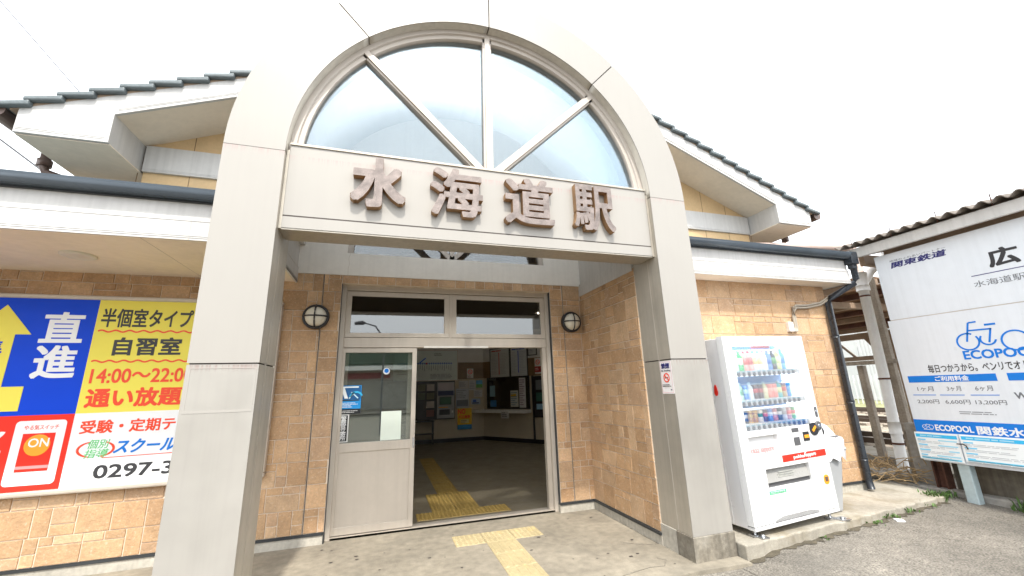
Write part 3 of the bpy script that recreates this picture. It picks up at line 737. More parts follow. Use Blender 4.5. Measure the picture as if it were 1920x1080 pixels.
# ------------------------------------------------------------------ billboard
BB = thing('billboard', (-3.4, D, .64), 'large blue yellow red study school advertising board on the tiled wall', 'billboard')
PB2 = front(D-.03)
t = MB()
x0, x1, z0, z1 = -5.0, -1.86, .645, 2.34
for q in ((x0, z0, x1, z0+.045), (x0, z1-.042, x1, z1), (x1-.045, z0+.045, x1, z1-.042), (x0, z0+.045, x0+.045, z1-.042)): t.pbox(PB2, *q, -.026, .045)
t.build('frame', 'steel_frame', BB, bevel=.015)
def rect(P, items, name, parent, d):
    for (u0, v0, u1, v1, m) in items:
        t = MB(); t.pbox(P, u0, v0, u1, v1, d-.006, d); t.build(name, m, parent)
rect(PB2, [(-4.955, 1.288, -3.37, 2.298, 'blue'), (-3.37, 1.288, -1.905, 2.298, 'yellow'), (-4.955, .69, -3.37, 1.288, 'red'), (-3.37, .69, -1.905, 1.288, 'white_p')], 'panel', BB, .032)
dB = .0335
t = MB(); t.prism(PB2, [(-4.01,2.235), (-4.215,1.974), (-4.11,1.974), (-4.11,1.326), (-3.76,1.326), (-3.76,1.528), (-3.908,1.528), (-3.908,1.974), (-3.80,1.974)], .03, .034); t.build('arrow', 'yellow', BB)
text('lettering', '準', PB2, (-4.16,1.78,-3.965,1.93), 'blue', BB, .03, .034, .0352)
text('lettering', '直', PB2, (-3.745,1.90,-3.44,2.18), 'white_p', BB, .028, .032, dB); text('lettering', '進', PB2, (-3.745,1.59,-3.44,1.88), 'white_p', BB, .028, .032, dB)
text('lettering', '半個室タイプの', PB2, (-3.335,2.045,-2.515,2.225), 'ink', BB, .022, .032, dB)
text('lettering', '自習室', PB2, (-3.205,1.785,-2.68,1.955), 'ink', BB, .032, .032, dB)
text('lettering', '14:00〜22:00', PB2, (-3.325,1.54,-2.555,1.67), 'redtxt', BB, .02, .032, dB)
text('lettering', '通い放題', PB2, (-3.325,1.33,-2.615,1.50), 'redtxt', BB, .036, .032, dB)
text('lettering', '受験・定期テスト', PB2, (-3.315,1.115,-2.40,1.228), 'redtxt', BB, .026, .032, dB)
text('lettering', '個別', PB2, (-3.235,.99,-3.085,1.065), 'green', BB, .006, .032, dB, shear=.2); text('lettering', '指導', PB2, (-3.25,.915,-3.08,.985), 'green', BB, .006, .032, dB, shear=.2)
text('lettering', 'スクール', PB2, (-3.05,.94,-2.60,1.055), 'blue2', BB, .03, .032, dB, shear=.25)
text('lettering', '0297-3', PB2, (-3.16,.745,-2.59,.855), 'ink', BB, .024, .032, dB)
def wave(z, u0, u1):
    t = MB(); n = 60; pts = [(u0+(u1-u0)*k/n, z+.009*math.sin(k/n*(u1-u0)/.105*2*math.pi)) for k in range(n+1)]
    for a, b in zip(pts, pts[1:]): t.bar(PB2, a, b, .014, .032, dB)
    t.build('wavy_line', 'redtxt', BB)
wave(2.01, -3.34, -2.3); wave(1.735, -3.34, -2.3)
t = MB()
for a0, a1 in ((110, 250), (-70, 60)):
    n = 16
    for k in range(n):
        a, b = R(a0+(a1-a0)*k/n), R(a0+(a1-a0)*(k+1)/n); wd = .007+.012*math.sin(math.pi*(k+.5)/n)
        t.bar(PB2, (-3.175+.125*math.cos(a), .985+.065*math.sin(a)), (-3.175+.125*math.cos(b), .985+.065*math.sin(b)), wd, .032, dB)
t.bar(PB2, (-3.12,.912), (-2.4,.922), .006, .032, dB); t.build('logo_arc', 'redtxt', BB)
def rrect(P, u0, v0, u1, v1, r, d0, d1, m, name, parent):
    pts = []
    for cxx, cyy, a0 in ((u1-r, v1-r, 0), (u0+r, v1-r, 90), (u0+r, v0+r, 180), (u1-r, v0+r, 270)):
        pts += [(cxx+r*math.cos(R(a0+k*22.5)), cyy+r*math.sin(R(a0+k*22.5))) for k in range(5)]
    t = MB(); t.prism(P, pts, d0, d1); return t.build(name, m, parent)
rrect(PB2, -3.745, .735, -3.41, 1.243, .03, .031, dB, 'white_p', 'switch_plate', BB)
t = MB(); t.pbox(PB2, -3.683, .84, -3.47, 1.14, .0335, .0355); t.build('rocker_picture', 'red', BB)
t = MB(); t.pbox(PB2, -3.683, .862, -3.47, .885, .0355, .0367); t.build('rocker_highlight', 'pinkred', BB)
t = MB(); t.lathe(PL((-3.575,D-.03,1.045), (1,0,0), (0,0,1), (0,-1,0)), [(.085,.0355), (.08,.0364)], 24)
MT['orange'] = mk('orange glow print', (.88,.34,.02), .4, 0, .02); t.build('glow_print', 'orange', BB)
text('lettering', 'ON', PB2, (-3.635,1.03,-3.50,1.10), 'white_p', BB, .012, .036, .0372)
text('lettering', 'やる気スイッチ', PB2, (-3.685,1.168,-3.458,1.207), 'redtxt', BB, .006, .033, .0347)
text('lettering', 'チ', PB2, (-3.99,.94,-3.80,1.06), 'white_p', BB, .03, .032, dB); text('lettering', 'ッ', PB2, (-3.96,1.08,-3.80,1.17), 'white_p', BB, .03, .032, dB)

# ------------------------------------------------------------------ notices on door and pillar
PN = front(DF-.0075)
t_ = thing('window_poster', (-1.16, DF, 1.175), 'blue cycle poster with a black foot stuck on the door glass', 'poster')
sheet('sheet', PN, [(-1.268,1.175,-1.05,1.47,'1490d8'), (-1.262,1.325,-1.056,1.465,'0b5a94'), (-1.268,1.175,-1.05,1.228,'111418'), (-1.25,1.31,-1.065,1.322,'20303c')]
      + [(-1.24,1.445,-1.08,1.46,'e4eef4')] + lines(-1.24,1.24,-1.08,1.295,4,'dceefa',seed=3) + lines(-1.25,1.185,-1.07,1.215,2,'c8c8c8',seed=9), t_, d0=.002)
t = MB(); t.col = lin('e9eff2'); PQ = PN
t.prism(PN, [(-1.262,1.46), (-1.225,1.46), (-1.18,1.335), (-1.215,1.335)], .009, .0105); t.col = lin('35b6e8')
t.arc(PN, .05, .07, R(20), R(170), .009, .0105, 12, -1.10, 1.34); t.col = lin('bfe3f2'); t.bar(PN, (-1.17,1.335), (-1.12,1.40), .012, .009, .0105); t.bar(PN, (-1.15,1.40), (-1.08,1.335), .012, .009, .0105)
t.build('bicycle_picture', 'vcol', t_)
t_ = thing('vertical_sticker', (-1.2, DF, .9), 'narrow black upright sticker with white characters low on the door glass', 'sticker')
sheet('sheet', PN, [(-1.262,.895,-1.158,1.172,'d9d9d6'), (-1.25,.905,-1.17,1.163,'17181b')], t_, d0=.002)
text('lettering', '警察官立寄所', PN, (-1.238,.912,-1.182,1.157), 'white_p', t_, .012, .004, .0055, vert=True)
t_ = thing('paper_notice', (-.73, DF, .89), 'blank pale green sheet taped low inside the door glass', 'paper')
sheet('sheet', PN, [(-.835,.89,-.625,1.187,'dfe8dc')], t_, d0=.001)
t_ = thing('round_sticker', (-.80, DF, 1.60), 'small round blue and white sticker high on the door glass', 'sticker')
t = MB(); t.mi = 0; t.lathe(PL((-.80,DF-.0075,1.615), (1,0,0), (0,0,1), (0,-1,0)), [(.036,.0), (.036,.0015)], 24); t.build('backing', 'white_p', t_)
t = MB(); t.lathe(PL((-.80,DF-.0075,1.62), (1,0,0), (0,0,1), (0,-1,0)), [(.024,.0015), (.024,.0028)], 20); t.build('emblem', 'blue2', t_)
PNS = west(R1)
t_ = thing('no_smoking_sign', (R1, .07, 1.29), 'white no smoking sticker on the inner face of the right pillar', 'sign')
sheet('sheet', PNS, [(-.163,1.295,.003-.006,1.58,'f2efee'), (-.155,1.304,-.011,1.306,'e79aa5'), (-.155,1.57,-.011,1.572,'e79aa5'), (-.155,1.304,-.153,1.572,'e79aa5'), (-.013,1.304,-.011,1.572,'e79aa5')]
      + lines(-.145,1.352,-.03,1.378,2,'444444',seed=2) + [(-.04,1.325,-.022,1.333,'555566')], t_, d0=.001)
text('lettering', '禁煙', PNS, (-.142,1.513,-.030,1.562), 'navy', t_, .03, .002, .004); text('lettering', 'No Smoking', PNS, (-.148,1.484,-.022,1.504), 'grey_ink', t_, .02, .002, .004)
t = MB(); t.arc(PNS, .031, .041, 0, 2*math.pi, .003, .0045, 28, -.084, 1.433); t.bar(PNS, (-.11,1.458), (-.058,1.408), .008, .003, .0046); t.build('prohibition_ring', 'redtxt', t_)
t = MB(); t.pbox(PNS, -.108, 1.428, -.066, 1.437, .002, .0036); t.build('cigarette_mark', 'ink', t_)

# ------------------------------------------------------------------ vending machine
roll = .021
ang = math.atan2(.085, 1.115)
Ux = Vector((math.cos(ang)*math.cos(roll), math.sin(ang)*math.cos(roll), math.sin(roll)))
Vx = Vector((-math.cos(ang)*math.sin(roll), -math.sin(ang)*math.sin(roll), math.cos(roll)))
Nx = Vector((math.sin(ang), -math.cos(ang), 0))
PV = PL((2.21,-.02,.15), Ux, Vx, Nx)
V = thing('vending_machine', (2.8, .3, .10), 'tall white drinks vending machine with a red band beside the right pillar', 'vending machine')
W_, H_, DP = 1.118, 1.645, .64
t = MB(); t.pbox(PV, .012, 0, W_-.006, H_-.012, -DP, -.21); t.pbox(PV, .012, 0, .03, H_-.012, -.21, -.075); t.pbox(PV, W_-.03, 0, W_-.006, H_-.012, -.21, -.075)
t.pbox(PV, .03, H_-.06, W_-.03, H_-.012, -.21, -.075); t.pbox(PV, .03, 0, W_-.03, .78, -.21, -.075)
t.build('body', 'vend_side', V, bevel=.006)
wu0, wu1, wv0, wv1 = .105, .978, .79, 1.572
def doorpart(items, d0=-.068, d1=0.):
    t = MB()
    for q in items: t.pbox(PV, *q, d0, d1)
    return t
t = doorpart([(0,.035,wu0,H_), (wu1,.035,W_,H_), (wu0,wv1,wu1,H_), (wu0,.74,wu1,wv0)])
ru0, ru1, rv0, rv1 = .105, .482, .50, .74
t2 = [(ru1,.46,wu1,.74), (wu0,.46,ru1,rv0), (wu0,.035,.25,.46), (.83,.035,wu1,.46), (.25,.035,.83,.305)]
for q in t2: t.pbox(PV, *q, -.068, 0)
fd = t.build('front_door', 'vend', V)
t = MB(); t.pbox(PV, .004, .0, W_-.002, .028, -.07, .002); t.build('kick_plate', 'vend', V, bevel=.004)
t = MB(); t.pbox(PV, .002, .0285, W_, .0345, -.06, -.004); t.build('door_gap', 'dgrey', V)
# slanted promotional pocket
t = MB(); t.hexa([PV(ru0,rv0,-.002),PV(ru1,rv0,-.002),PV(ru1,rv0,-.05),PV(ru0,rv0,-.05),PV(ru0,rv1,-.04),PV(ru1,rv1,-.045),PV(ru1,rv1,-.06),PV(ru0,rv1,-.06)]); t.build('pocket_panel', 'vend', V)
PP = PL(PV(ru0,rv0,-.0005), Ux, (PV(ru0,rv1,-.0385)-PV(ru0,rv0,-.0005)).normalized(), Nx)
text('lettering', 'pokka sapporo', PP, (.01,.085,.33,.155), 'pinkred', V, .012, .0005, .002)
for k, (a, b) in enumerate(((.06,.18),(.12,.20),(.17,.185),(.21,.19),(.25,.175),(.03,.165),(.28,.18))):
    pass
# lit display with shelves
t = MB(); t.pbox(PV, wu0-.01, wv0-.01, wu1+.01, wv1+.01, -.135, -.13); t.build('display_back', 'vlight', V)
t = MB(); t.col = lin('2f7fc4')
for (v0, v1) in ((1.525,1.56), (1.20,1.268), (.975,1.0)): t.pbox(PV, wu0+.0, v0, wu1-.10, v1, -.1295, -.127)
t.col = lin('9fcdee'); t.pbox(PV, wu0, 1.165, wu1-.12, 1.2, -.1295, -.127)
t.build('backdrop_print', 'vcol', V)
t = MB()
for a in (wu0-.006, wu1): t.pbox(PV, a, wv0, a+.006, wv1, -.13, -.068)
t.build('display_side', 'vend', V)
for a in (wu0+.004, wu1-.012):
    t = MB(); t.pbox(PV, a, wv0+.02, a+.008, wv1-.02, -.062, -.03); t.build('light_strip', 'vtube', V)
t = MB(); t.pbox(PV, wu0+.02, wv1-.012, wu1-.02, wv1-.004, -.066, -.03); t.build('light_strip', 'vtube', V)
t = MB(); t.pbox(PV, wu0-.004, wv0-.0, wu1+.004, wv1+.004, -.012, -.009); t.build('display_glass', 'glass_vend', V)
capc = ['c9cdd0','d63a3a','e0574a','3aa05a','d23344','cf3345','3f9fc9','49aacd','e08a8a','3b5f9a','1d1f22','d4d98a','4a9ad0']
bodc = ['a9d08a','c8d8dc','2fae62','e8a9a0','e6a79c','d9e8ee','d5e6ee','e9edf2','5f8fd0','23282c','cfd98a','4f9fd8']
labc = ['cfe0a8','e8eef0','d9f0c8','c7544a','c44d4a','e8d08a','e6cf92','f3f3f6','2f6fc0','3f8f3a','e8ecb0','2f7fc8']
def bottle(u, v, h, rr, cb, cl, cc, name='display_bottle', parent=None):
    P = PL(PV(u, v, -.085), Ux, Nx, Vx); t = MB()
    t.col = lin(cb); t.lathe(P, [(rr,0), (rr,h*.30)], 12); t.col = lin(cl); t.lathe(P, [(rr*1.01,h*.30), (rr*1.01,h*.62)], 12)
    t.col = lin(cb); t.lathe(P, [(rr,h*.62), (rr*.92,h*.72), (rr*.45,h*.86), (rr*.42,h*.90)], 12); t.col = lin(cc); t.lathe(P, [(rr*.5,h*.88), (rr*.5,h)], 12)
    return t.build(name, 'vglossy', parent or V)
def can(u, v, h, rr, cb, cl, parent, ct='c8cacc'):
    P = PL(PV(u, v, -.085), Ux, Nx, Vx); t = MB()
    t.col = lin(ct); t.lathe(P, [(rr*.85,0), (rr,h*.05)], 12); t.col = lin(cb); t.lathe(P, [(rr,h*.05), (rr,h*.42)], 12); t.col = lin(cl); t.lathe(P, [(rr,h*.42), (rr,h*.68)], 12)
    t.col = lin(cb); t.lathe(P, [(rr,h*.68), (rr,h*.93)], 12); t.col = lin(ct); t.lathe(P, [(rr*.88,h*.98), (rr*.86,h*.97)], 12)
    return t.build('display_can', 'vglossy', parent)
rows = []
for si, (vb, vt) in enumerate(((1.274,1.322), (1.006,1.052), (.795,.841))):
    t = MB(); t.pbox(PV, wu0+.004, vb, wu1-.004, vt, -.128, -.02); sh = t.build('shelf', 'vend', V); rows.append((vt, sh))
    for k in range(12):
        u = .158+.0685*k
        t = MB(); P = PL(PV(u, vb+.014, -.02), Ux, Vx, Nx); t.lathe(P, [(.021,0), (.021,.004), (.013,.006)], 12); b = t.build('button', 'dgrey', sh)
        t = MB(); t.col = lin('8fb8c8'); t.pbox(PV, u-.022, vt-.018, u+.022, vt-.003, -.02, -.018); t.build('price_tag', 'vcol', sh)
vt, sh = rows[0]
for k in range(12): bottle(.145+.066*k, vt, (.19 if k < 10 else .205), .0305, bodc[k], labc[k], capc[k+1], parent=sh)
vt, sh = rows[1]
c2 = [('2f58b8','8fb0e8'),('9fc9b0','4f9a78'),('2f86d8','9fd0f0'),('d9e6f2','f0f4f8'),('4a2f2a','c23a3a'),('4a2f2a','b8443a'),('d8d6a8','e8e0b8'),('e88a78','f0b0a0'),('e88a78','f2c0b0'),('5fb8b8','d8e0a0'),('c8a878','d84a3a'),('2f8fe0','3f9fe8')]
for k, (a, b) in enumerate(c2):
    if k in (1, 3, 6, 9): bottle(.145+.066*k, vt, .16, .029, a, b, 'a8d0e0', parent=sh)
    else: can(.145+.066*k, vt, .145, .030, a, b, sh)
vt, sh = rows[2]
c3 = [('23262c','b8bcc0'),('23262c','b8b4ac'),('c89a3a','e8c86a'),('c8963a','e0b858'),('e8dcc8','3f8f5a'),('5a3a42','e05a4a'),('5f86c0','d0dcec'),('d88a88','f0d8d4'),('3f4448','c8ccd0'),('d0d0d0','8f8f92'),('d8a8a0','e04a4a'),('8fc88a','d05a5a')]
for k, (a, b) in enumerate(c3): can(.145+.066*k, vt, .125, .030, a, b, sh)
t = MB(); t.col = lin('e87a86'); t.pbox(PV, .40, 1.527, .66, 1.556, -.035, -.031); t.build('header_card', 'vcol', V)
# controls
t = MB(); t.pbox(PV, .683,.735,.779,.772,.0,.003); t.build('price_display', 'dgrey', V); t = MB(); t.pbox(PV, .69,.618,.772,.69,.0,.003); t.build('card_reader', 'dgrey', V)
t = MB(); t.pbox(PV, .826,.645,.912,.728,.0,.006); bs = t.build('bill_slot', 'black', V, bevel=.003); t = MB(); t.pbox(PV, .838,.672,.90,.70,.006,.009); t.build('slot_insert', 'orange', bs)
t = MB(); t.prism(PV, [(.944+.09*(1-math.cos(a))*.5 if 0 else 1.0+.062*math.cos(a), .742+.058*math.sin(a)) for a in [2*math.pi*k/24 for k in range(24)]], 0, .008); cs = t.build('coin_slot', 'black', V)
t = MB(); t.pbox(PV, .945,.755,1.0,.795,.0,.0078); t.build('coin_plate', 'black', cs)
t = MB(); t.lathe(PL(PV(1.068,.768,0), Ux, Vx, Nx), [(.042,.0), (.042,.012), (.03,.014)], 24); t.build('return_lever', 'dgrey', cs)
t = MB(); t.lathe(PL(PV(1.068,.768,0), Ux, Vx, Nx), [(.016,.014), (.016,.02)], 16); t.build('lever_hub', 'chrome', cs)
t = MB(); t.bar(PV, (.97,.725), (1.02,.765), .024, .008, .011); t.build('coin_guide', 'orange', cs)
rrect(PV, 1.068,.845,1.102,.945,.015,0,.004,'dgrey','lock_plate',V); t = MB(); t.lathe(PL(PV(1.085,.90,0), Ux, Vx, Nx), [(.011,.004), (.011,.01)], 14); t.build('lock', 'chrome', V)
t = MB(); t.lathe(PL(PV(1.078,1.0,0), Ux, Vx, Nx), [(.006,.0), (.006,.003)], 10); t.build('keyhole', 'dgrey', V)
t = MB(); t.pbox(PV, .49,.494,1.096,.552,.0,.0025); t.build('brand_band', 'red', V)
text('lettering', 'pokka', PV, (.635,.500,.78,.538), 'white_p', V, .012, .002, .004); text('lettering', 'sapporo', PV, (.80,.500,.95,.534), 'white_p', V, .012, .002, .004)
t = MB(); t.bar(PV, (.785,.512), (.80,.545), .008, .0025, .004); t.bar(PV, (.80,.545), (.815,.55), .006, .0025, .004); t.build('brand_mark', 'white_p', V)
t = MB(); t.pbox(PV, .25,.305,.83,.46,-.066,-.06); t.build('outlet_back', 'dgrey', V)
t = MB(); t.hexa([PV(.252,.345,-.004),PV(.828,.345,-.004),PV(.828,.345,-.012),PV(.252,.345,-.012),PV(.252,.458,-.045),PV(.828,.458,-.045),PV(.828,.458,-.052),PV(.252,.458,-.052)])
MT['flap'] = mk('grey flap', (.30,.295,.28), .3, 0, .12, 4); fp = t.build('outlet_flap', 'flap', V)
PFp = PL(PV(.252,.345,-.004), Ux, (PV(.252,.458,-.045)-PV(.252,.345,-.004)).normalized(), (PV(0,0,1)-PV(0,0,0)))
sheet('flap_marking', PFp, [(.16,.03,.20,.06,'8f8f8a')] + lines(.18,.03,.40,.085,3,'9a9a94',.6,seed=5), fp, d0=.003)
t = MB(); t.pbox(PV, .252,.307,.828,.342,-.05,-.02); t.build('outlet_lip', 'dgrey', V)
sheet('green_sticker', PV, [(.245,.252,.46,.281,'58bf88'), (.262,.259,.44,.275,'c8ecd8')] + lines(.265,.26,.44,.274,1,'3fa870',seed=6), V, d0=.001)
rrect(PV, .988,.245,1.062,.328,.03,0,.004,'orange','coin_return',V); t = MB(); t.pbox(PV, 1.003,.27,1.047,.31,.004,.006); t.build('return_flap', 'brown', V)
t = MB(); t.col = lin('b9bcc0')
for q in ((.096,.06,.099,.166), (.164,.06,.167,.166), (.096,.163,.167,.166), (.096,.06,.167,.063), (.096,.11,.167,.113)): t.pbox(PV, *q, 0, .0015)
t.build('label_outline', 'vcol', V)
t = MB()
for k in range(46):
    u = .262+.0125*k; f = (u-.26)/.6; v0 = .036; v1 = .05+.02*min(1, f*6)*(1 if f < .75 else max(0, (1-f)*4))
    t.pbox(PV, u, v0, u+.005, v1, .0, .002)
t.build('air_grille', 'dgrey', V)
PVL = PL(PV(.012,0,0), -Nx, Vx, -Ux)
t = MB(); t.prism(PVL, [(.17+.022*math.cos(a), 1.165-.03+.03*math.sin(a) if math.sin(a) < 0 else 1.135+.075*math.sin(a)**1.5) for a in [2*math.pi*k/20 for k in range(20)]], .006, .0075); t.build('red_drop_mark', 'red', V)
t = MB(); t.pbox(PVL, .072,.02,.076,H_-.02,.0,.0015); t.build('side_seam', 'dgrey', V)
def foot(u, out):
    t = MB(); p = PV(u, 0, -.06); t.tube([(p.x,p.y,.10), (p.x,p.y,p.z)], .012, 10); t.box(p.x-.04, p.y-.03, .099, p.x+.05, p.y+.03, .112)
    q = PV(u+out*.0, 0, .02)
    t.box(p.x-.02+out*.05, p.y-.09, .099, p.x+.06+out*.09, p.y+.0, .107); t.lathe(PL((p.x+.03+out*.06,p.y-.05,.1065), (1,0,0), (0,1,0), (0,0,1)), [(.018,0), (.018,.008), (.01,.016)], 10)
    t.build('foot_bracket', 'chrome', V)
foot(.06, 0); foot(1.05, 1); 
for u in (.08, 1.04):
    t = MB(); p = PV(u, 0, -.58); t.tube([(p.x,p.y,.10), (p.x,p.y,p.z)], .012, 10); t.build('foot_bracket', 'chrome', V)

# rubbish bin behind the machine
N_ = thing('rubbish_bin', (3.55, .42, .10), 'light grey bin with a crumpled white bag, right of the vending machine', 'bin')
t = MB(); t.hexa([(3.36,.21,.10),(3.60,.23,.10),(3.60,.52,.10),(3.36,.52,.10),(3.36,.17,.72),(3.73,.20,.72),(3.73,.56,.72),(3.36,.56,.72)]); t.pbox(front(.17), 3.70,.66,3.745,.70,-.08,.0); t.build('body', 'bin', N_, bevel=.02)
bmx = MB(); n = 30; rr = random.Random(4)
for k, (z, e) in enumerate(((.60,.03), (.66,.045), (.72,.06), (.76,.055), (.80,.03))):
    for j in range(n):
        a = 2*math.pi*j/n; ca, sa = math.cos(a), math.sin(a); kk = 1/max(abs(ca), abs(sa))**.75
        bmx.v.append((3.545+(.19+e*.5)*ca*kk+rr.uniform(-.008,.008), .37+(.19+e*.4)*sa*kk+rr.uniform(-.008,.008), z+(rr.uniform(-.035,.02) if k == 0 else rr.uniform(-.008,.008))))
for k in range(4):
    for j in range(n): bmx.face([k*n+j, k*n+(j+1)%n, (k+1)*n+(j+1)%n, (k+1)*n+j], True)
bmx.build('plastic_bag', 'bag', N_)
t = MB(); t.hexa([(3.36,.19,.79),(3.74,.21,.79),(3.74,.55,.79),(3.36,.55,.79),(3.40,.25,.93),(3.66,.27,.93),(3.66,.48,.93),(3.40,.48,.93)]); t.build('lid', 'bag', N_, bevel=.05)
t = MB(); t.lathe(PL((3.50,.225,.87), (1,0,0), (0,.34,.94), (0,-.94,.34)), [(.045,0), (.045,.004)], 20); t.build('mouth', 'black', N_)

# cables and box on the wing wall
K = thing('electrical_conduit', (4.0, YW, 1.95), 'pair of beige cables running down the wing wall to a junction box', 'conduit')
for dx in (0, .03):
    t = MB(); t.tube([(4.80,.55,2.475-dx),(4.72,.64,2.44-dx),(4.55,.675,2.345-dx),(4.3,.675,2.30-dx),(4.12,.675,2.295-dx),(4.06+dx*.5,.675,2.26-dx),(4.035+dx,.675,2.15),(4.035+dx,.675,2.02),(4.02+dx,.675,1.96)], .013, 10); t.build('cable', 'cable', K)
t = MB(); t.box(3.92, .66, 1.96, 4.0, YW-.008, 2.08); t.build('junction_box', 'white', K, bevel=.006)

# ------------------------------------------------------------------ right: board, shed, fence, drain
G = thing('notice_hoarding', (5.25, -.9, .4), 'tall pale bicycle park board with blue writing on the shed side', 'sign board')
PSG = west(5.25); yl = -.36                       # u = -Y
t = MB(); t.pbox(PSG, yl, 2.072, 3.2, 2.90, -.03, 0); t.build('upper_panel', 'board', G)
t = MB(); t.pbox(PSG, yl-.03, .43, 3.2, 2.062, -.03, 0.0); t.build('lower_panel', 'board', G)
t = MB(); t.pbox(PSG, yl+.004, 2.0615, 3.19, 2.0725, -.026, -.004); t.build('seam', 'caulk', G)
text('lettering', '地域のふれあいパートナー', PSG, (-.205,2.785,.345,2.812), 'grey_ink', G, .0, -.001, .0015)
text('lettering', '関東鉄道', PSG, (-.205,2.705,.345,2.782), 'navy', G, .03, -.001, .0015, shear=.15)
text('lettering', '広', PSG, (.635,2.46,.865,2.655), 'ink', G, .035, -.001, .0015)
t = MB(); t.pbox(PSG, .478, 2.408, 2.0, 2.416, -.001, .0015); t.build('rule_line', 'navy', G)
text('lettering', '水海道駅', PSG, (.478,2.285,.86,2.355), 'grey_ink', G, .0, -.001, .0015)
bk = MB(); wb = .016
bk.arc(PSG, .088-wb/2, .088+wb/2, R(60), R(395), -.001, .002, 30, .292, 1.725); bk.arc(PSG, .098-wb/2, .098+wb/2, 0, 2*math.pi, -.001, .002, 32, .645, 1.70)
for a, b, wd in (((.285,1.725),(.335,1.925),wb), ((.335,1.925),(.40,1.928),wb), ((.318,1.842),(.50,1.838),wb), ((.455,1.70),(.495,1.845),wb), ((.455,1.885),(.54,1.885),.02)): bk.bar(PSG, a, b, wd, -.001, .002)
bk.arc(PSG, .058-wb/2, .058+wb/2, R(140), R(350), -.001, .002, 20, .45, 1.735)
bk.build('bicycle_emblem', 'blue2', G)
text('lettering', 'ECOPOOL', PSG, (.222,1.536,.79,1.632), 'blue2', G, .03, -.001, .0015)
text('lettering', '毎日つかうから。ベンリでオトク', PSG, (-.118,1.41,.735,1.502), 'ink', G, .014, -.001, .0015)
t = MB(); t.pbox(PSG, -.335, 1.305, .425, 1.381, -.001, .0015); t.pbox(PSG, .505, 1.305, 1.4, 1.381, -.001, .0015); t.build('blue_bar', 'blue2', G)
text('lettering', 'ご利用料金', PSG, (-.08,1.315,.21,1.371), 'white_p', G, .025, .0015, .003)
for s_, a, b in (('1ヶ月', -.27, -.12), ('3ヶ月', .0, .12), ('6ヶ月', .235, .37)): text('lettering', s_, PSG, (a,1.205,b,1.258), 'grey_ink', G, .004, -.001, .0015)
t = MB(); 
for a, b in ((-.325,-.112), (-.075,.135), (.185,.405)): t.pbox(PSG, a, 1.158, b, 1.166, -.001, .0015)
t.build('rule_line', 'blue2', G)
for s_, a, b in (('2,200円', -.30, -.10), ('6,600円', -.045,.165), ('13,200円', .205,.44)): text('lettering', s_, PSG, (a,1.062,b,1.112), 'grey_ink', G, .004, -.001, .0015)
text('lettering', 'We', PSG, (.51,1.125,.64,1.19), 'grey_ink', G, .03, -.001, .0015)
sheet('small_print', PSG, [(.10,.965,.101,.966,'8a8f96')] + lines(.05,.955,.43,.995,2,'83888f',.4,seed=12), G, d0=.0012, step=.0002)
t = MB(); t.pbox(PSG, yl-.03, .745, 3.2, .882, -.001, .0015); t.build('foot_band', 'blue2', G)
text('lettering', 'ECOPOOL', PSG, (-.20,.768,.125,.835), 'white_p', G, .03, .0015, .003); text('lettering', '関鉄水海道', PSG, (.15,.755,.745,.845), 'white_p', G, .026, .0015, .003)
bk = MB(); 
for a0, c0 in ((.022,-.295), (.022,-.235)): bk.arc(PSG, a0-.003, a0+.001, 0, 2*math.pi, .0015, .003, 16, c0, .805)
for a, b in (((-.295,.805),(-.275,.835)), ((-.275,.832),(-.245,.83)), ((-.262,.80),(-.245,.83)), ((-.31,.775),(-.225,.775))): bk.bar(PSG, a, b, .005, .0015, .003)
bk.build('bicycle_emblem', 'white_p', G)
def small_board(name, u0, u1, v0, v1, seed, label, dd):
    o = thing(name, (5.24, -(u0+u1)/2, v0), label, 'notice board', 'small notice boards under the bicycle park board')
    r = random.Random(seed); it = [(u0,v0,u1,v1,'eef3f5'), (u0+.01,v1-.055,u1-.01,v1-.018,'35b9ee')]
    it += lines(u0+.05,v1-.05,u1-.04,v1-.022,1,'a9def5',seed=seed)
    for k in range(4):
        z = v1-.075-k*.055; it += [(u0+.02,z-.012,u0+.02+r.uniform(.06,.12),z,'6fcaf0')] + [(u1-.1-r.uniform(0,.15),z-.012,u1-.02,z,'9bdaf4')] + lines(u0+.02,z-.045,u1-.02,z-.016,2,'b9bfc4',.35,seed=seed+k)
    it += [(u0+.02,v0+.012,u1-.02,v0+.028,'6fd0f2')]
    sheet('sheet', PSG, it, o, d0=dd, step=.0006, back=dd-.006); return o
small_board('small_notice', -.405, -.015, .445, .742, 3, 'left of two small blue ruled notices hanging under the hoarding', .02)
small_board('small_notice', .005, .62, .468, .748, 7, 'right of two small blue ruled notices, a black hook on its edge', .032)
t = MB(); t.tube([(5.21,.03,.645),(5.205,-.02,.648),(5.205,-.045,.635),(5.205,-.055,.60)], .006, 8); tag(t.build('hook', 'black'), 'small bent black hook on the edge between the two small notices', 'hook')
t = MB(); t.box(5.275, .015, -.03, 5.375, .115, 2.85); t.box(5.27, .01, -.03, 5.38, .12, .015); tag(t.build('sign_post', 'pale_post', bevel=.01), 'pale blue painted post with rust runs under the small notices', 'post')
t = MB(); t.box(5.47,.345,.05,5.60,.36,2.9); t.box(5.47,.44,.05,5.60,.455,2.9); t.box(5.53,.36,.05,5.54,.44,2.9); tag(t.build('steel_column', 'rust'), 'rusty red steel column between the sign board and the block wall', 'post')
t = MB(); t.box(5.62,-8,-.05,5.74,.34,1.35); tag(t.build('boundary_wall', 'cwall'), 'dark stained concrete wall behind the sign board', 'wall')
t = MB(); t.box(5.62,.50,-.05,5.74,.72,.80); tag(t.build('wall_pier', 'cgrey', bevel=.01), 'short grey concrete pier beside the rusty steel column', 'wall')
t = MB(); t.box(5.42,-.2,-.05,5.58,1.4,.10); struct(t.build('kerb', 'cgrey', bevel=.02))
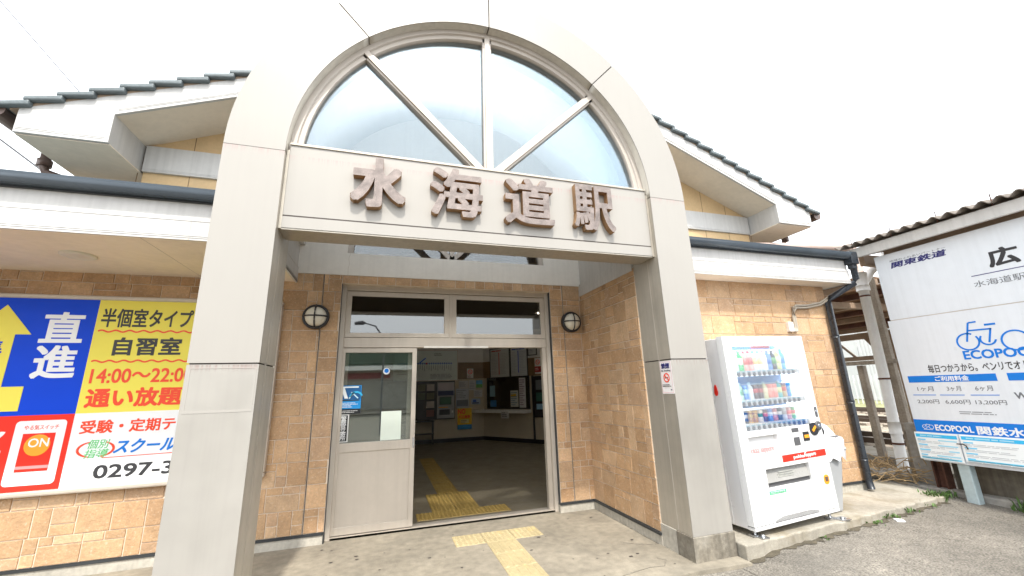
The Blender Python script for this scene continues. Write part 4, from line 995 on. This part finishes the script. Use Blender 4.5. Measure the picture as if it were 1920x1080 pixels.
# shed roof above the board
SH = thing('bicycle_shed', (6.2, -1.5, 0), 'bicycle shed with a corrugated roof edge above the pale board', 'shed')
t = MB(); t.box(5.13,-3.4,2.935,5.17,.60,3.065); t.box(5.17,-3.4,3.045,5.25,.60,3.065); t.build('fascia', 'fascia', SH, bevel=.006)
t = MB(); n = 240; y0, y1 = -3.45, .68
for k in range(n+1):
    y = y1+(y0-y1)*k/n; dz = .026*math.cos((y1-y)/.134*2*math.pi)
    t.v += [(5.06,y,3.10+dz), (8.6,y,3.86+dz)]
for k in range(n): t.face([2*k, 2*k+1, 2*k+3, 2*k+2], True)
co = t.build('roof_sheet', 'corr', SH); so = co.modifiers.new('thick', 'SOLIDIFY'); so.thickness = .012
t = MB()
for k in range(9): t.tube([(5.13,.5-k*.45,3.07),(5.13,.5-k*.45,3.20)], .005, 6)
t.build('roof_bolt', 'rust', SH)
t = MB(); t.box(5.36,-3.3,2.80,5.46,.30,3.14); t.box(5.17,-3.3,2.99,5.30,.56,3.03); t.box(5.3,.5,2.85,8.5,.56,3.0)  # first beam added to block the sky, so the gap under the fascia looks shaded
for k in range(4): t.hexa([(5.2,.4-k*.9,2.95),(8.6,.4-k*.9,3.66),(8.6,.46-k*.9,3.66),(5.2,.46-k*.9,2.95),(5.2,.4-k*.9,3.05),(8.6,.4-k*.9,3.76),(8.6,.46-k*.9,3.76),(5.2,.46-k*.9,3.05)])
t.build('roof_frame_and_sky_block', 'brownbeam', SH)
t = MB()
for yy in (.40, -2.8):
    t = MB(); t.box(8.4,yy,-.05,8.5,yy+.1,3.7); t.build('column', 'rust', SH)
# grey drain pipe with a Y branch
DRN = thing('drainpipe', (5.9, 1.0, .1), 'thick grey drain pipe with a slanted branch beside the sign board', 'drainpipe')
t = MB(); t.tube([(5.88,1.0,.12),(5.95,1.0,1.4),(5.98,1.0,2.66)], .062, 16); t.build('lower_pipe', 'pvc', DRN)
t = MB(); t.tube([(5.977,1.0,2.64),(5.98,1.0,2.72)], .082, 16); t.tube([(5.98,1.0,2.72),(5.985,1.0,2.78),(5.985,1.0,2.92)], [.075,.085,.08], 16); t.build('collar', 'pvc', DRN)
t = MB(); t.tube([(5.985,.99,2.74),(6.10,.93,2.92),(6.30,.83,3.12)], .058, 14); t.tube([(6.2,.88,3.02),(6.3,.83,3.12),(6.33,.80,3.17)], .066, 14); t.build('branch', 'pvc', DRN)
t = MB(); t.tube([(5.98,1.0,2.92),(5.975,1.0,3.24),(5.95,1.0,3.30),(5.88,1.02,3.33),(4.6,1.5,3.42)], .062, 14); t.build('upper_pipe', 'pvc_pink', DRN)
for z, xx in ((2.56,5.977), (.50,5.90), (1.36,5.948)):
    t = MB(); t.tube([(xx,1.0,z-.012),(xx,1.0,z+.012)], .068, 16); t.build('pipe_clip', 'rust', DRN)
t = MB(); t.tube([(5.905,1.0,.62),(5.912,1.0,.78)], .069, 16); t.build('pipe_sleeve', 'pvc', DRN)
# timber fence
FN = thing('timber_fence', (6.6, 1.6, 0), 'old weathered timber fence of posts and rails beside the drain pipe', 'fence')
for (yy, zt, wd) in ((1.46,1.57,.09), (1.05,2.9,.10), (2.7,1.57,.09), (3.9,1.57,.09)):
    t = MB(); t.box(6.30,yy,-.1,6.38,yy+wd,zt); t.build('post', 'wood', FN, bevel=.008)
t = MB(); t.box(6.25,.90,1.575,6.30,4.4,1.635); t.build('rail', 'wood', FN, bevel=.006)
t = MB(); t.box(6.24,.78,.63,6.30,1.22,.74); t.build('rail', 'wood', FN, bevel=.006)
t = MB(); t.box(6.32,1.16,-.05,6.36,4.4,.24); t.build('skirt_board', 'cgrey', FN)
t = MB(); t.box(6.40,1.10,0,6.46,1.20,.72); t.build('tarred_post', 'black', FN)
# fallen pipe and dry brush
t = MB(); t.tube([(5.30,1.30,.16),(5.45,.95,.165),(5.55,.72,.17)], .075, 14); t.tube([(5.47,.90,.165),(5.50,.82,.165)], .085, 14); tag(t.build('clay_pipe', 'cgrey'), 'short stained pipe lying on the slab under dry brush', 'pipe')
t = MB(); rr = random.Random(9)
for k in range(260):
    p = Vector((5.50+rr.gauss(0,.13), .98+rr.gauss(0,.20), .13+abs(rr.gauss(0,.075)))); dd = Vector((rr.gauss(0,1), rr.gauss(0,1.3), rr.gauss(.05,.35))).normalized()
    L_ = rr.uniform(.08,.30); q = p+dd*L_*.5+Vector((0,0,rr.uniform(-.02,.04))); e = p+dd*L_; e.z = max(.1, e.z); q.z = max(.1, q.z)
    t.tube([p, q, e], [.006,.0045,.002], 5, False)
tag(t.build('dry_brush', 'twig'), kind='stuff')
# weeds
def weeds(name, spots, seed):
    t = MB(); rr = random.Random(seed)
    for (cx_, cy_, cz_, rad, n_, h) in spots:
        for _ in range(n_):
            x, y = cx_+rr.gauss(0,rad), cy_+rr.gauss(0,rad); a = rr.uniform(0,6.28); hh = h*rr.uniform(.4,1.1); wv = rr.uniform(.004,.010); ln = hh*rr.uniform(.2,.9)
            dx, dy = math.cos(a), math.sin(a); px, py = -dy*wv, dx*wv
            m1 = (x+dx*ln*.5, y+dy*ln*.5, cz_+hh*.75); e = (x+dx*ln, y+dy*ln, cz_+hh)
            t.poly([(x-px*.4,y-py*.4,cz_),(x+px*.4,y+py*.4,cz_),(m1[0]+px,m1[1]+py,m1[2]),(m1[0]-px,m1[1]-py,m1[2])]); t.poly([(m1[0]-px,m1[1]-py,m1[2]),(m1[0]+px,m1[1]+py,m1[2]),e])
    tag(t.build(name, 'leaf'), kind='stuff')
weeds('weeds', [(5.05,.27,.05,.05,90,.09), (4.7,.20,.05,.04,40,.05), (4.35,.15,.045,.05,40,.04), (4.0,.10,.04,.04,30,.035), (3.7,.06,.03,.04,22,.03), (5.3,.30,.05,.05,40,.07), (2.95,-.01,.01,.03,20,.03)]
      + [(5.45,-.35-k*.1,-.02,.07,150,.16) for k in range(8)], 2)
t = MB(); rr = random.Random(21)            # grit and leaf litter along the kerb and wall foot
for _ in range(260):
    if rr.random() < .5: x = rr.uniform(2.05,5.0); y = -.12+.095*(x-2.02)+rr.gauss(0,.035)-.02
    else: x = rr.uniform(4.7,5.5); y = rr.uniform(-1.0,.5)
    s_ = rr.uniform(.003,.009); z = shz(x, max(0, min(1, (y+1.3)/(1.36+.095*(x-2.02)))))-.003
    t.hexa([(x-s_,y-s_,z),(x+s_,y-s_*.8,z),(x+s_*.8,y+s_,z),(x-s_*.7,y+s_,z),(x-s_*.6,y-s_*.5,z+s_),(x+s_*.5,y-s_*.5,z+s_*1.2),(x+s_*.5,y+s_*.5,z+s_),(x-s_*.5,y+s_*.6,z+s_*.8)])
tag(t.build('gravel', 'asphalt', loc=(0,0,0)), kind='stuff')
t = MB(); t.hexa([(3.95,.0,.026),(4.02,-.03,.024),(4.05,.02,.028),(3.98,.05,.03),(3.95,.0,.038),(4.02,-.03,.034),(4.05,.02,.038),(3.98,.05,.044)]); tag(t.build('litter_paper', 'white_p'), 'small scrap of white paper on the asphalt by the kerb', 'litter')

# ------------------------------------------------------------------ railway beyond the fence
t = MB(); t.box(7.2,-4,-.3,28,70,-.02); struct(t.build('railway_bed', 'ballast', loc=(0,0,0)))
t = MB(); t.box(20.5,-4,-.1,34,70,.05); struct(t.build('grass_verge', 'drygrass', loc=(0,0,0)))
t = MB(); t.box(6.9,-1,-.1,8.7,60,.03); struct(t.build('platform_path', 'slab', loc=(0,0,0)))
for k, xx in enumerate((9.6, 14.2, 18.6)):
    o = thing('railway_track', (xx, 20, -.02), ['nearest railway track beyond the timber fence', 'middle railway track beyond the timber fence', 'farthest railway track beside the grassy verge'][k], 'railway track', 'railway tracks beyond the fence')
    for dx in (-.53, .53):
        t = MB(); t.box(xx+dx-.035,-4,.05,xx+dx+.035,70,.16); t.build('rail', 'rail', o)
    t = MB()
    for j in range(70): t.box(xx-1.0,-3+j*.65,-.02,xx+1.0,-2.78+j*.65,.05)
    t.build('sleepers', 'wood', o)
FF = thing('white_fence', (24, 14, 0), 'low white slatted fence across the tracks', 'fence')
t = MB()
for j in range(110): t.box(24,4+j*.22,.05,24.04,4.05+j*.22,1.55)
t.build('pickets', 'farwhite', FF)
t = MB(); t.box(24.04,4,.3,24.08,28,.4); t.box(24.04,4,1.2,24.08,28,1.3); t.build('rails', 'farwhite', FF)
FB = thing('corrugated_house', (30, 18, 0), 'pale corrugated building beyond the railway tracks', 'house')
t = MB(); t.box(28,6,-.1,40,15.2,4.6)
for j in range(46): t.box(27.97,6+j*.2,0,28,6.1+j*.2,4.6)
t.build('wall', 'farwhite', FB); t = MB(); t.box(27.6,5.6,4.6,40,15.6,4.85); t.build('roof', 'corr', FB)
FB2 = thing('far_house', (34, 22, 0), 'white two storey house beyond the railway tracks', 'house')
t = MB(); t.box(30,16.5,-.1,40,26,6.2); t.build('wall', 'farwhite', FB2); t = MB(); t.prism(PL((0,0,0),(0,1,0),(0,0,1),(1,0,0)), [(16,6.2),(26.5,6.2),(21.2,8.4)], 29.5, 40.5); t.build('roof', 'roof_tile', FB2)
for yy in (18, 20.5, 23):
    t = MB(); t.box(29.94,yy,1.2,29.99,yy+1.1,2.6); t.build('window', 'dgrey', FB2)
CN = thing('platform_canopy', (9, 8, 0), 'rusty brown platform canopy on beige steel frames seen over the fence', 'canopy')
nst = 7
def cz(x): return 2.98-.068*(x-6.6)
for k in range(nst):                         # roof strips with slits of sky between
    x0 = 6.6+k*.72; x1 = x0+(.66 if k % 2 else .60)
    t = MB(); t.hexa([(x0,1.3,cz(x0)),(x1,1.3,cz(x1)),(x1,26,cz(x1)),(x0,26,cz(x0)),(x0,1.3,cz(x0)+.03),(x1,1.3,cz(x1)+.03),(x1,26,cz(x1)+.03),(x0,26,cz(x0)+.03)]); t.build('roof_strip', 'rustroof', CN)
    t = MB(); t.box(x0+.2,1.3,cz(x0)-.12,x0+.28,26,cz(x0)-.02); t.build('purlin', 'rust' if k % 2 else 'brownbeam', CN)
for yy in (2.0, 5.2, 8.4, 11.6, 16):
    t = MB(); t.box(6.6,yy,2.62,11.5,yy+.10,2.72); t.build('cross_beam', 'brownbeam', CN)
t = MB(); t.box(11.4,1.3,2.40,11.5,26,2.56); t.box(11.41,1.3,1.84,11.49,26,1.95)
for k in range(30):
    y0 = 1.6+k*.8
    t.hexa([(11.43,y0,1.95),(11.47,y0,1.95),(11.47,y0+.07,1.95),(11.43,y0+.07,1.95),(11.43,y0+.4,2.4),(11.47,y0+.4,2.4),(11.47,y0+.47,2.4),(11.43,y0+.47,2.4)])
t.build('edge_truss', 'brownbeam', CN)
for yy in (3.75, 9.5, 15):
    t = MB(); t.box(11.38,yy,0,11.52,yy+.14,2.5); t.hexa([(11.40,yy+.14,1.55),(11.5,yy+.14,1.55),(11.5,yy+.2,1.55),(11.40,yy+.2,1.55),(11.40,yy+.14,2.4),(11.5,yy+.14,2.4),(11.5,yy+.75,2.4),(11.40,yy+.75,2.4)]); t.build('column', 'brownbeam', CN)
# overhead wires left of the roof
for nm, a, b, r_w, m, lb in (('overhead_wire', (-24.1,8,26.75), (-4.3,8,4.25), .016, 'wire_p', 'thin pale wire running down to the roof at top left'),
                   ('overhead_wire', (-21.2,8,16.35), (-4.1,8,3.14), .022, 'wire', 'thick dark wire low beside the left gable eave'),
                   ('overhead_wire', (-21.2,9,18.85), (-4.3,9,3.1), .012, 'wire_p', 'faint pale wire just above the thick dark wire')):
    t = MB(); t.tube([a, b], r_w, 6); tag(t.build(nm, m), lb, 'wire')

# ------------------------------------------------------------------ hall furnishings
def board(name, P, it, label, cat, back=0., frame=None):
    u0, v0, u1, v1, _ = it[0]; o = thing(name, P((u0+u1)/2, v0, 0), label, cat); sheet('sheet', P, it, o, d0=.012, step=.0012, back=back)
    if frame:
        t = MB()
        for q in ((u0-.02,v0-.02,u1+.02,v0), (u0-.02,v1,u1+.02,v1+.02), (u0-.02,v0,u0,v1), (u1,v0,u1+.02,v1)): t.pbox(P, *q, 0, .022)
        t.build('frame', frame, o)
    return o
PBk = front(8.78); PDk = PL(PDg.o+PDg.N*.012, PDg.U, PDg.V, PDg.N)
it = [(-.6,1.70,1.16,2.53,'d3dbd4')] + [(-.5,2.16,1.02,2.175,'4a7fc0')] + [(-.45+.062*k,2.14,-.43+.062*k,2.195,'3c6cb4') for k in range(24)] + [(-.45+.062*k,2.02-.03*(k%3),-.44+.062*k,2.12,'70757c') for k in range(24)]
it += [(.27,2.14,.31,2.19,'c4304a')] + lines(.5,2.38,.85,2.46,2,'7d8a80',seed=3) + lines(-.5,1.86,.3,1.9,1,'50545a',seed=4) + lines(.4,1.74,1.1,1.88,4,'9aa0a0',seed=5)
o = board('route_map', PBk, it, 'wide pale railway route map high on the hall wall', 'map', frame='steel_frame')
t = MB(); t.bar(PBk, (.09,2.18), (.26,2.32), .03, .012, .022); t.build('branch_line', 'blue2', o)
board('timetable', PDk, [(.315,1.73,1.03,2.53,'c9c9c4')] + [(.63,1.80,.66,2.42,'b8342c')] + lines(.36,2.44,.95,2.5,1,'b8342c',seed=1) + lines(.36,1.8,.6,2.4,14,'b9b4b0',seed=6) + lines(.7,1.8,.98,2.4,14,'b9b4b0',seed=7), 'timetable with a red line above the ticket window', 'timetable', frame='black')
board('timetable', PDk, [(1.09,1.73,1.66,2.51,'c9cccc')] + [(1.34,1.82,1.37,2.42,'2c58b8')] + lines(1.13,2.43,1.6,2.49,1,'2c58b8',seed=2) + lines(1.13,1.8,1.32,2.4,14,'b4b8bc',seed=8) + lines(1.4,1.8,1.62,2.4,14,'b4b8bc',seed=9), 'timetable with a blue line above the ticket window', 'timetable', frame='black')
board('framed_notice', PDk, [(1.72,2.27,1.98,2.52,'bdbdb8')] + lines(1.75,2.32,1.95,2.48,4,'8c8f92',seed=3), 'small framed notice right of the blue timetable', 'notice', frame='black')
o = board('no_smoking_notice', PBk, [(1.45,1.735,1.64,2.01,'cfcac4')] + lines(1.47,1.75,1.62,1.81,2,'a04038',seed=3), 'small no smoking notice on the brown wood band', 'sign')
t = MB(); t.arc(PBk, .05, .066, 0, 6.2832, .013, .018, 20, 1.545, 1.915); t.bar(PBk, (1.51,1.95), (1.58,1.88), .013, .013, .018); t.build('prohibition_ring', 'redtxt', o)
o = board('no_smoking_notice', PDk, [(1.91,1.76,2.12,2.17,'cfcac4'), (1.91,1.80,2.12,1.95,'a8302c')] + lines(1.93,1.84,2.1,1.92,2,'e0c8c4',seed=3), 'no smoking notice with a red panel right of the ticket window', 'sign')
t = MB(); t.arc(PDk, .05, .066, 0, 6.2832, .013, .018, 20, 2.015, 2.06); t.bar(PDk, (1.98,2.09), (2.05,2.03), .013, .013, .018); t.build('prohibition_ring', 'redtxt', o)
for nm, q, c, lb in (('wall_notice', (1.21,1.46,1.49,1.665), 'c2beba', 'upper left paper notice between ticket machine and ticket window'), ('wall_notice', (1.505,1.395,1.70,1.675), 'c6c4c0', 'upper right paper notice, left of the small green leaflet'),
                 ('wall_notice', (1.13,.92,1.50,1.45), 'b9bcc0', 'tall paper notice with a grey picture beside the ticket machine'), ('wall_notice', (1.65,1.2,1.90,1.40), 'c4c2be', 'small paper notice above the bicycle leaflet')):
    u0, v0, u1, v1 = q; it = [(*q, c)]
    if v1-v0 > .4: it += [(u0+.02,v0+.04,u1-.02,v0+.22,'6c7078')]
    it += lines(u0+.02,v0+(.25 if v1-v0 > .4 else .03),u1-.02,v1-.03,5,'8e9094',seed=int(u0*10))
    board(nm, PBk, it, lb, 'notice')
board('leaflet', PBk, [(1.72,1.46,1.905,1.67,'4f9ac0'), (1.72,1.46,1.905,1.56,'5f9a4a')], 'small blue and green leaflet beside the ticket window', 'leaflet')
board('leaflet', PBk, [(1.575,1.0,1.835,1.155,'a8b4c4'), (1.6,1.02,1.8,1.05,'2a3a70'), (1.62,1.06,1.72,1.13,'3a66b0')], 'small leaflet with a dark blue picture below the paper notices', 'leaflet')
o = board('warning_poster', PBk, [(1.175,.34,1.583,.90,'e2b414'), (1.175,.34,1.583,.46,'2f86b8')] + [(1.26,.50,1.5,.60,'e6d890')] + lines(1.27,.51,1.49,.59,2,'a87c14',seed=1), 'yellow and blue NO poster on the hall wall', 'poster')
text('lettering', 'NO', PBk, (1.19,.745,1.40,.885), 'redtxt', o, .03, .013, .018); text('lettering', '不正乗車', PBk, (1.20,.63,1.54,.715), 'redtxt', o, .03, .013, .018)
board('counter_card', PL(PDg.o+PDg.N*.30, PDg.U, PDg.V, PDg.N), [(.93,.64,1.19,.82,'d0ccc6')] + lines(.96,.67,1.16,.8,3,'70706c',seed=2), 'small card hanging from the edge of the ticket counter', 'card')
TM = thing('ticket_machine', (.84, 8.76, .66), 'grey ticket machine with a green screen set in the hall wall', 'ticket machine')
t = MB(); t.pbox(PBk, .60,.66,1.08,1.64,0,.05); t.build('body', 'bin', TM)
sheet('fascia', PBk, [(.62,1.42,1.06,1.62,'b8b0b4'), (.62,1.27,1.06,1.40,'27345c'), (.68,1.04,.98,1.22,'2f4a40'), (.66,1.02,1.0,1.24,'55605c'), (.68,1.04,.98,1.22,'3f6a55'), (.64,.94,.9,.97,'d8a04a'), (.66,.75,.95,.9,'3a4044'), (1.0,.8,1.05,.86,'d8d8d8')], TM, d0=.052)
it = [(.02,.66,.58,1.64,'8f8a86')]
for i in range(2):
    for j in range(4): it.append((.06+.25*i, .72+.23*j, .27+.25*i, .90+.23*j, rnd.choice(['4f5a4a','7a5048','5a6478','b8b0a8','6a6a50'])))
board('picture_board', PBk, it, 'board of small pictures left of the ticket machine', 'picture board')
TB = thing('side_table', (.2, 8.5, .02), 'small black shelf table under the picture board', 'table')
t = MB(); t.box(-.7,8.45,.60,.50,8.72,.63); t.build('table_top', 'black', TB); t = MB(); t.box(-.7,8.47,.28,.50,8.70,.30); t.build('shelf', 'black', TB)
for xx, yy in ((.46,8.47), (.46,8.68), (-.68,8.47), (-.68,8.68)):
    t = MB(); t.box(xx,yy,.02,xx+.03,yy+.03,.60); t.build('leg', 'black', TB)
# second machine right of the window
M2 = thing('fare_machine', PDk(2.02,.66,0), 'dark fare machine at the right edge of the doorway view', 'ticket machine')
t = MB(); t.pbox(PDk, 1.86,.66,2.3,1.70,0,.03); t.build('body', 'black', M2)
sheet('fascia', PDk, [(1.93,1.06,2.2,1.28,'3f6a60'), (1.93,1.35,2.2,1.6,'6f7478'), (1.93,.86,2.2,1.0,'8fb8d0'), (1.93,.68,2.2,.82,'2a2c30')], M2, d0=.032)

# ------------------------------------------------------------------ what the glass reflects: street side
SP = thing('shop_building', (0, -24, 0), 'row of low shops across the station square', 'shops')
t = MB(); t.box(-34,-32,0,-9,-24,4.6); t.box(-8.5,-31,0,6,-24.5,3.3); t.box(7,-33,0,30,-25,5.0); t.build('wall', 'shopwall', SP)
t = MB(); t.box(-8,-24.5,.3,5.5,-24.4,2.3); t.box(-30,-24,.3,-10,-23.9,2.6); t.box(8,-25,.3,28,-24.9,2.8); t.build('shopfront', 'cgrey', SP)
t = MB(); t.box(-8.5,-24.4,3.0,6,-23.6,3.3); t.build('awning', 'white', SP); t = MB(); t.box(-7.5,-24.49,2.45,-.5,-24.42,2.85); t.build('shop_sign', 'signred', SP)
t = MB(); t.box(-8.4,-31,3.3,6,-25,5.2); t.build('hoarding', 'green_mesh', SP)
SL = thing('street_lamp', (-1.0, -9, 0), 'curved arm street lamp across the station square', 'street lamp')
t = MB(); t.tube([(-.9,-9,-.03),(-.92,-9,2.8),(-1.0,-9,3.45),(-1.25,-9,3.8),(-1.65,-9,3.92)], [.04,.035,.03,.028,.025], 10); t.build('pole', 'dgrey', SL)
t = MB(); t.tube([(-1.6,-9,3.92),(-1.7,-9,3.93),(-1.98,-9,3.90)], [.03,.085,.06], 10); t.build('lamp_head', 'dgrey', SL)
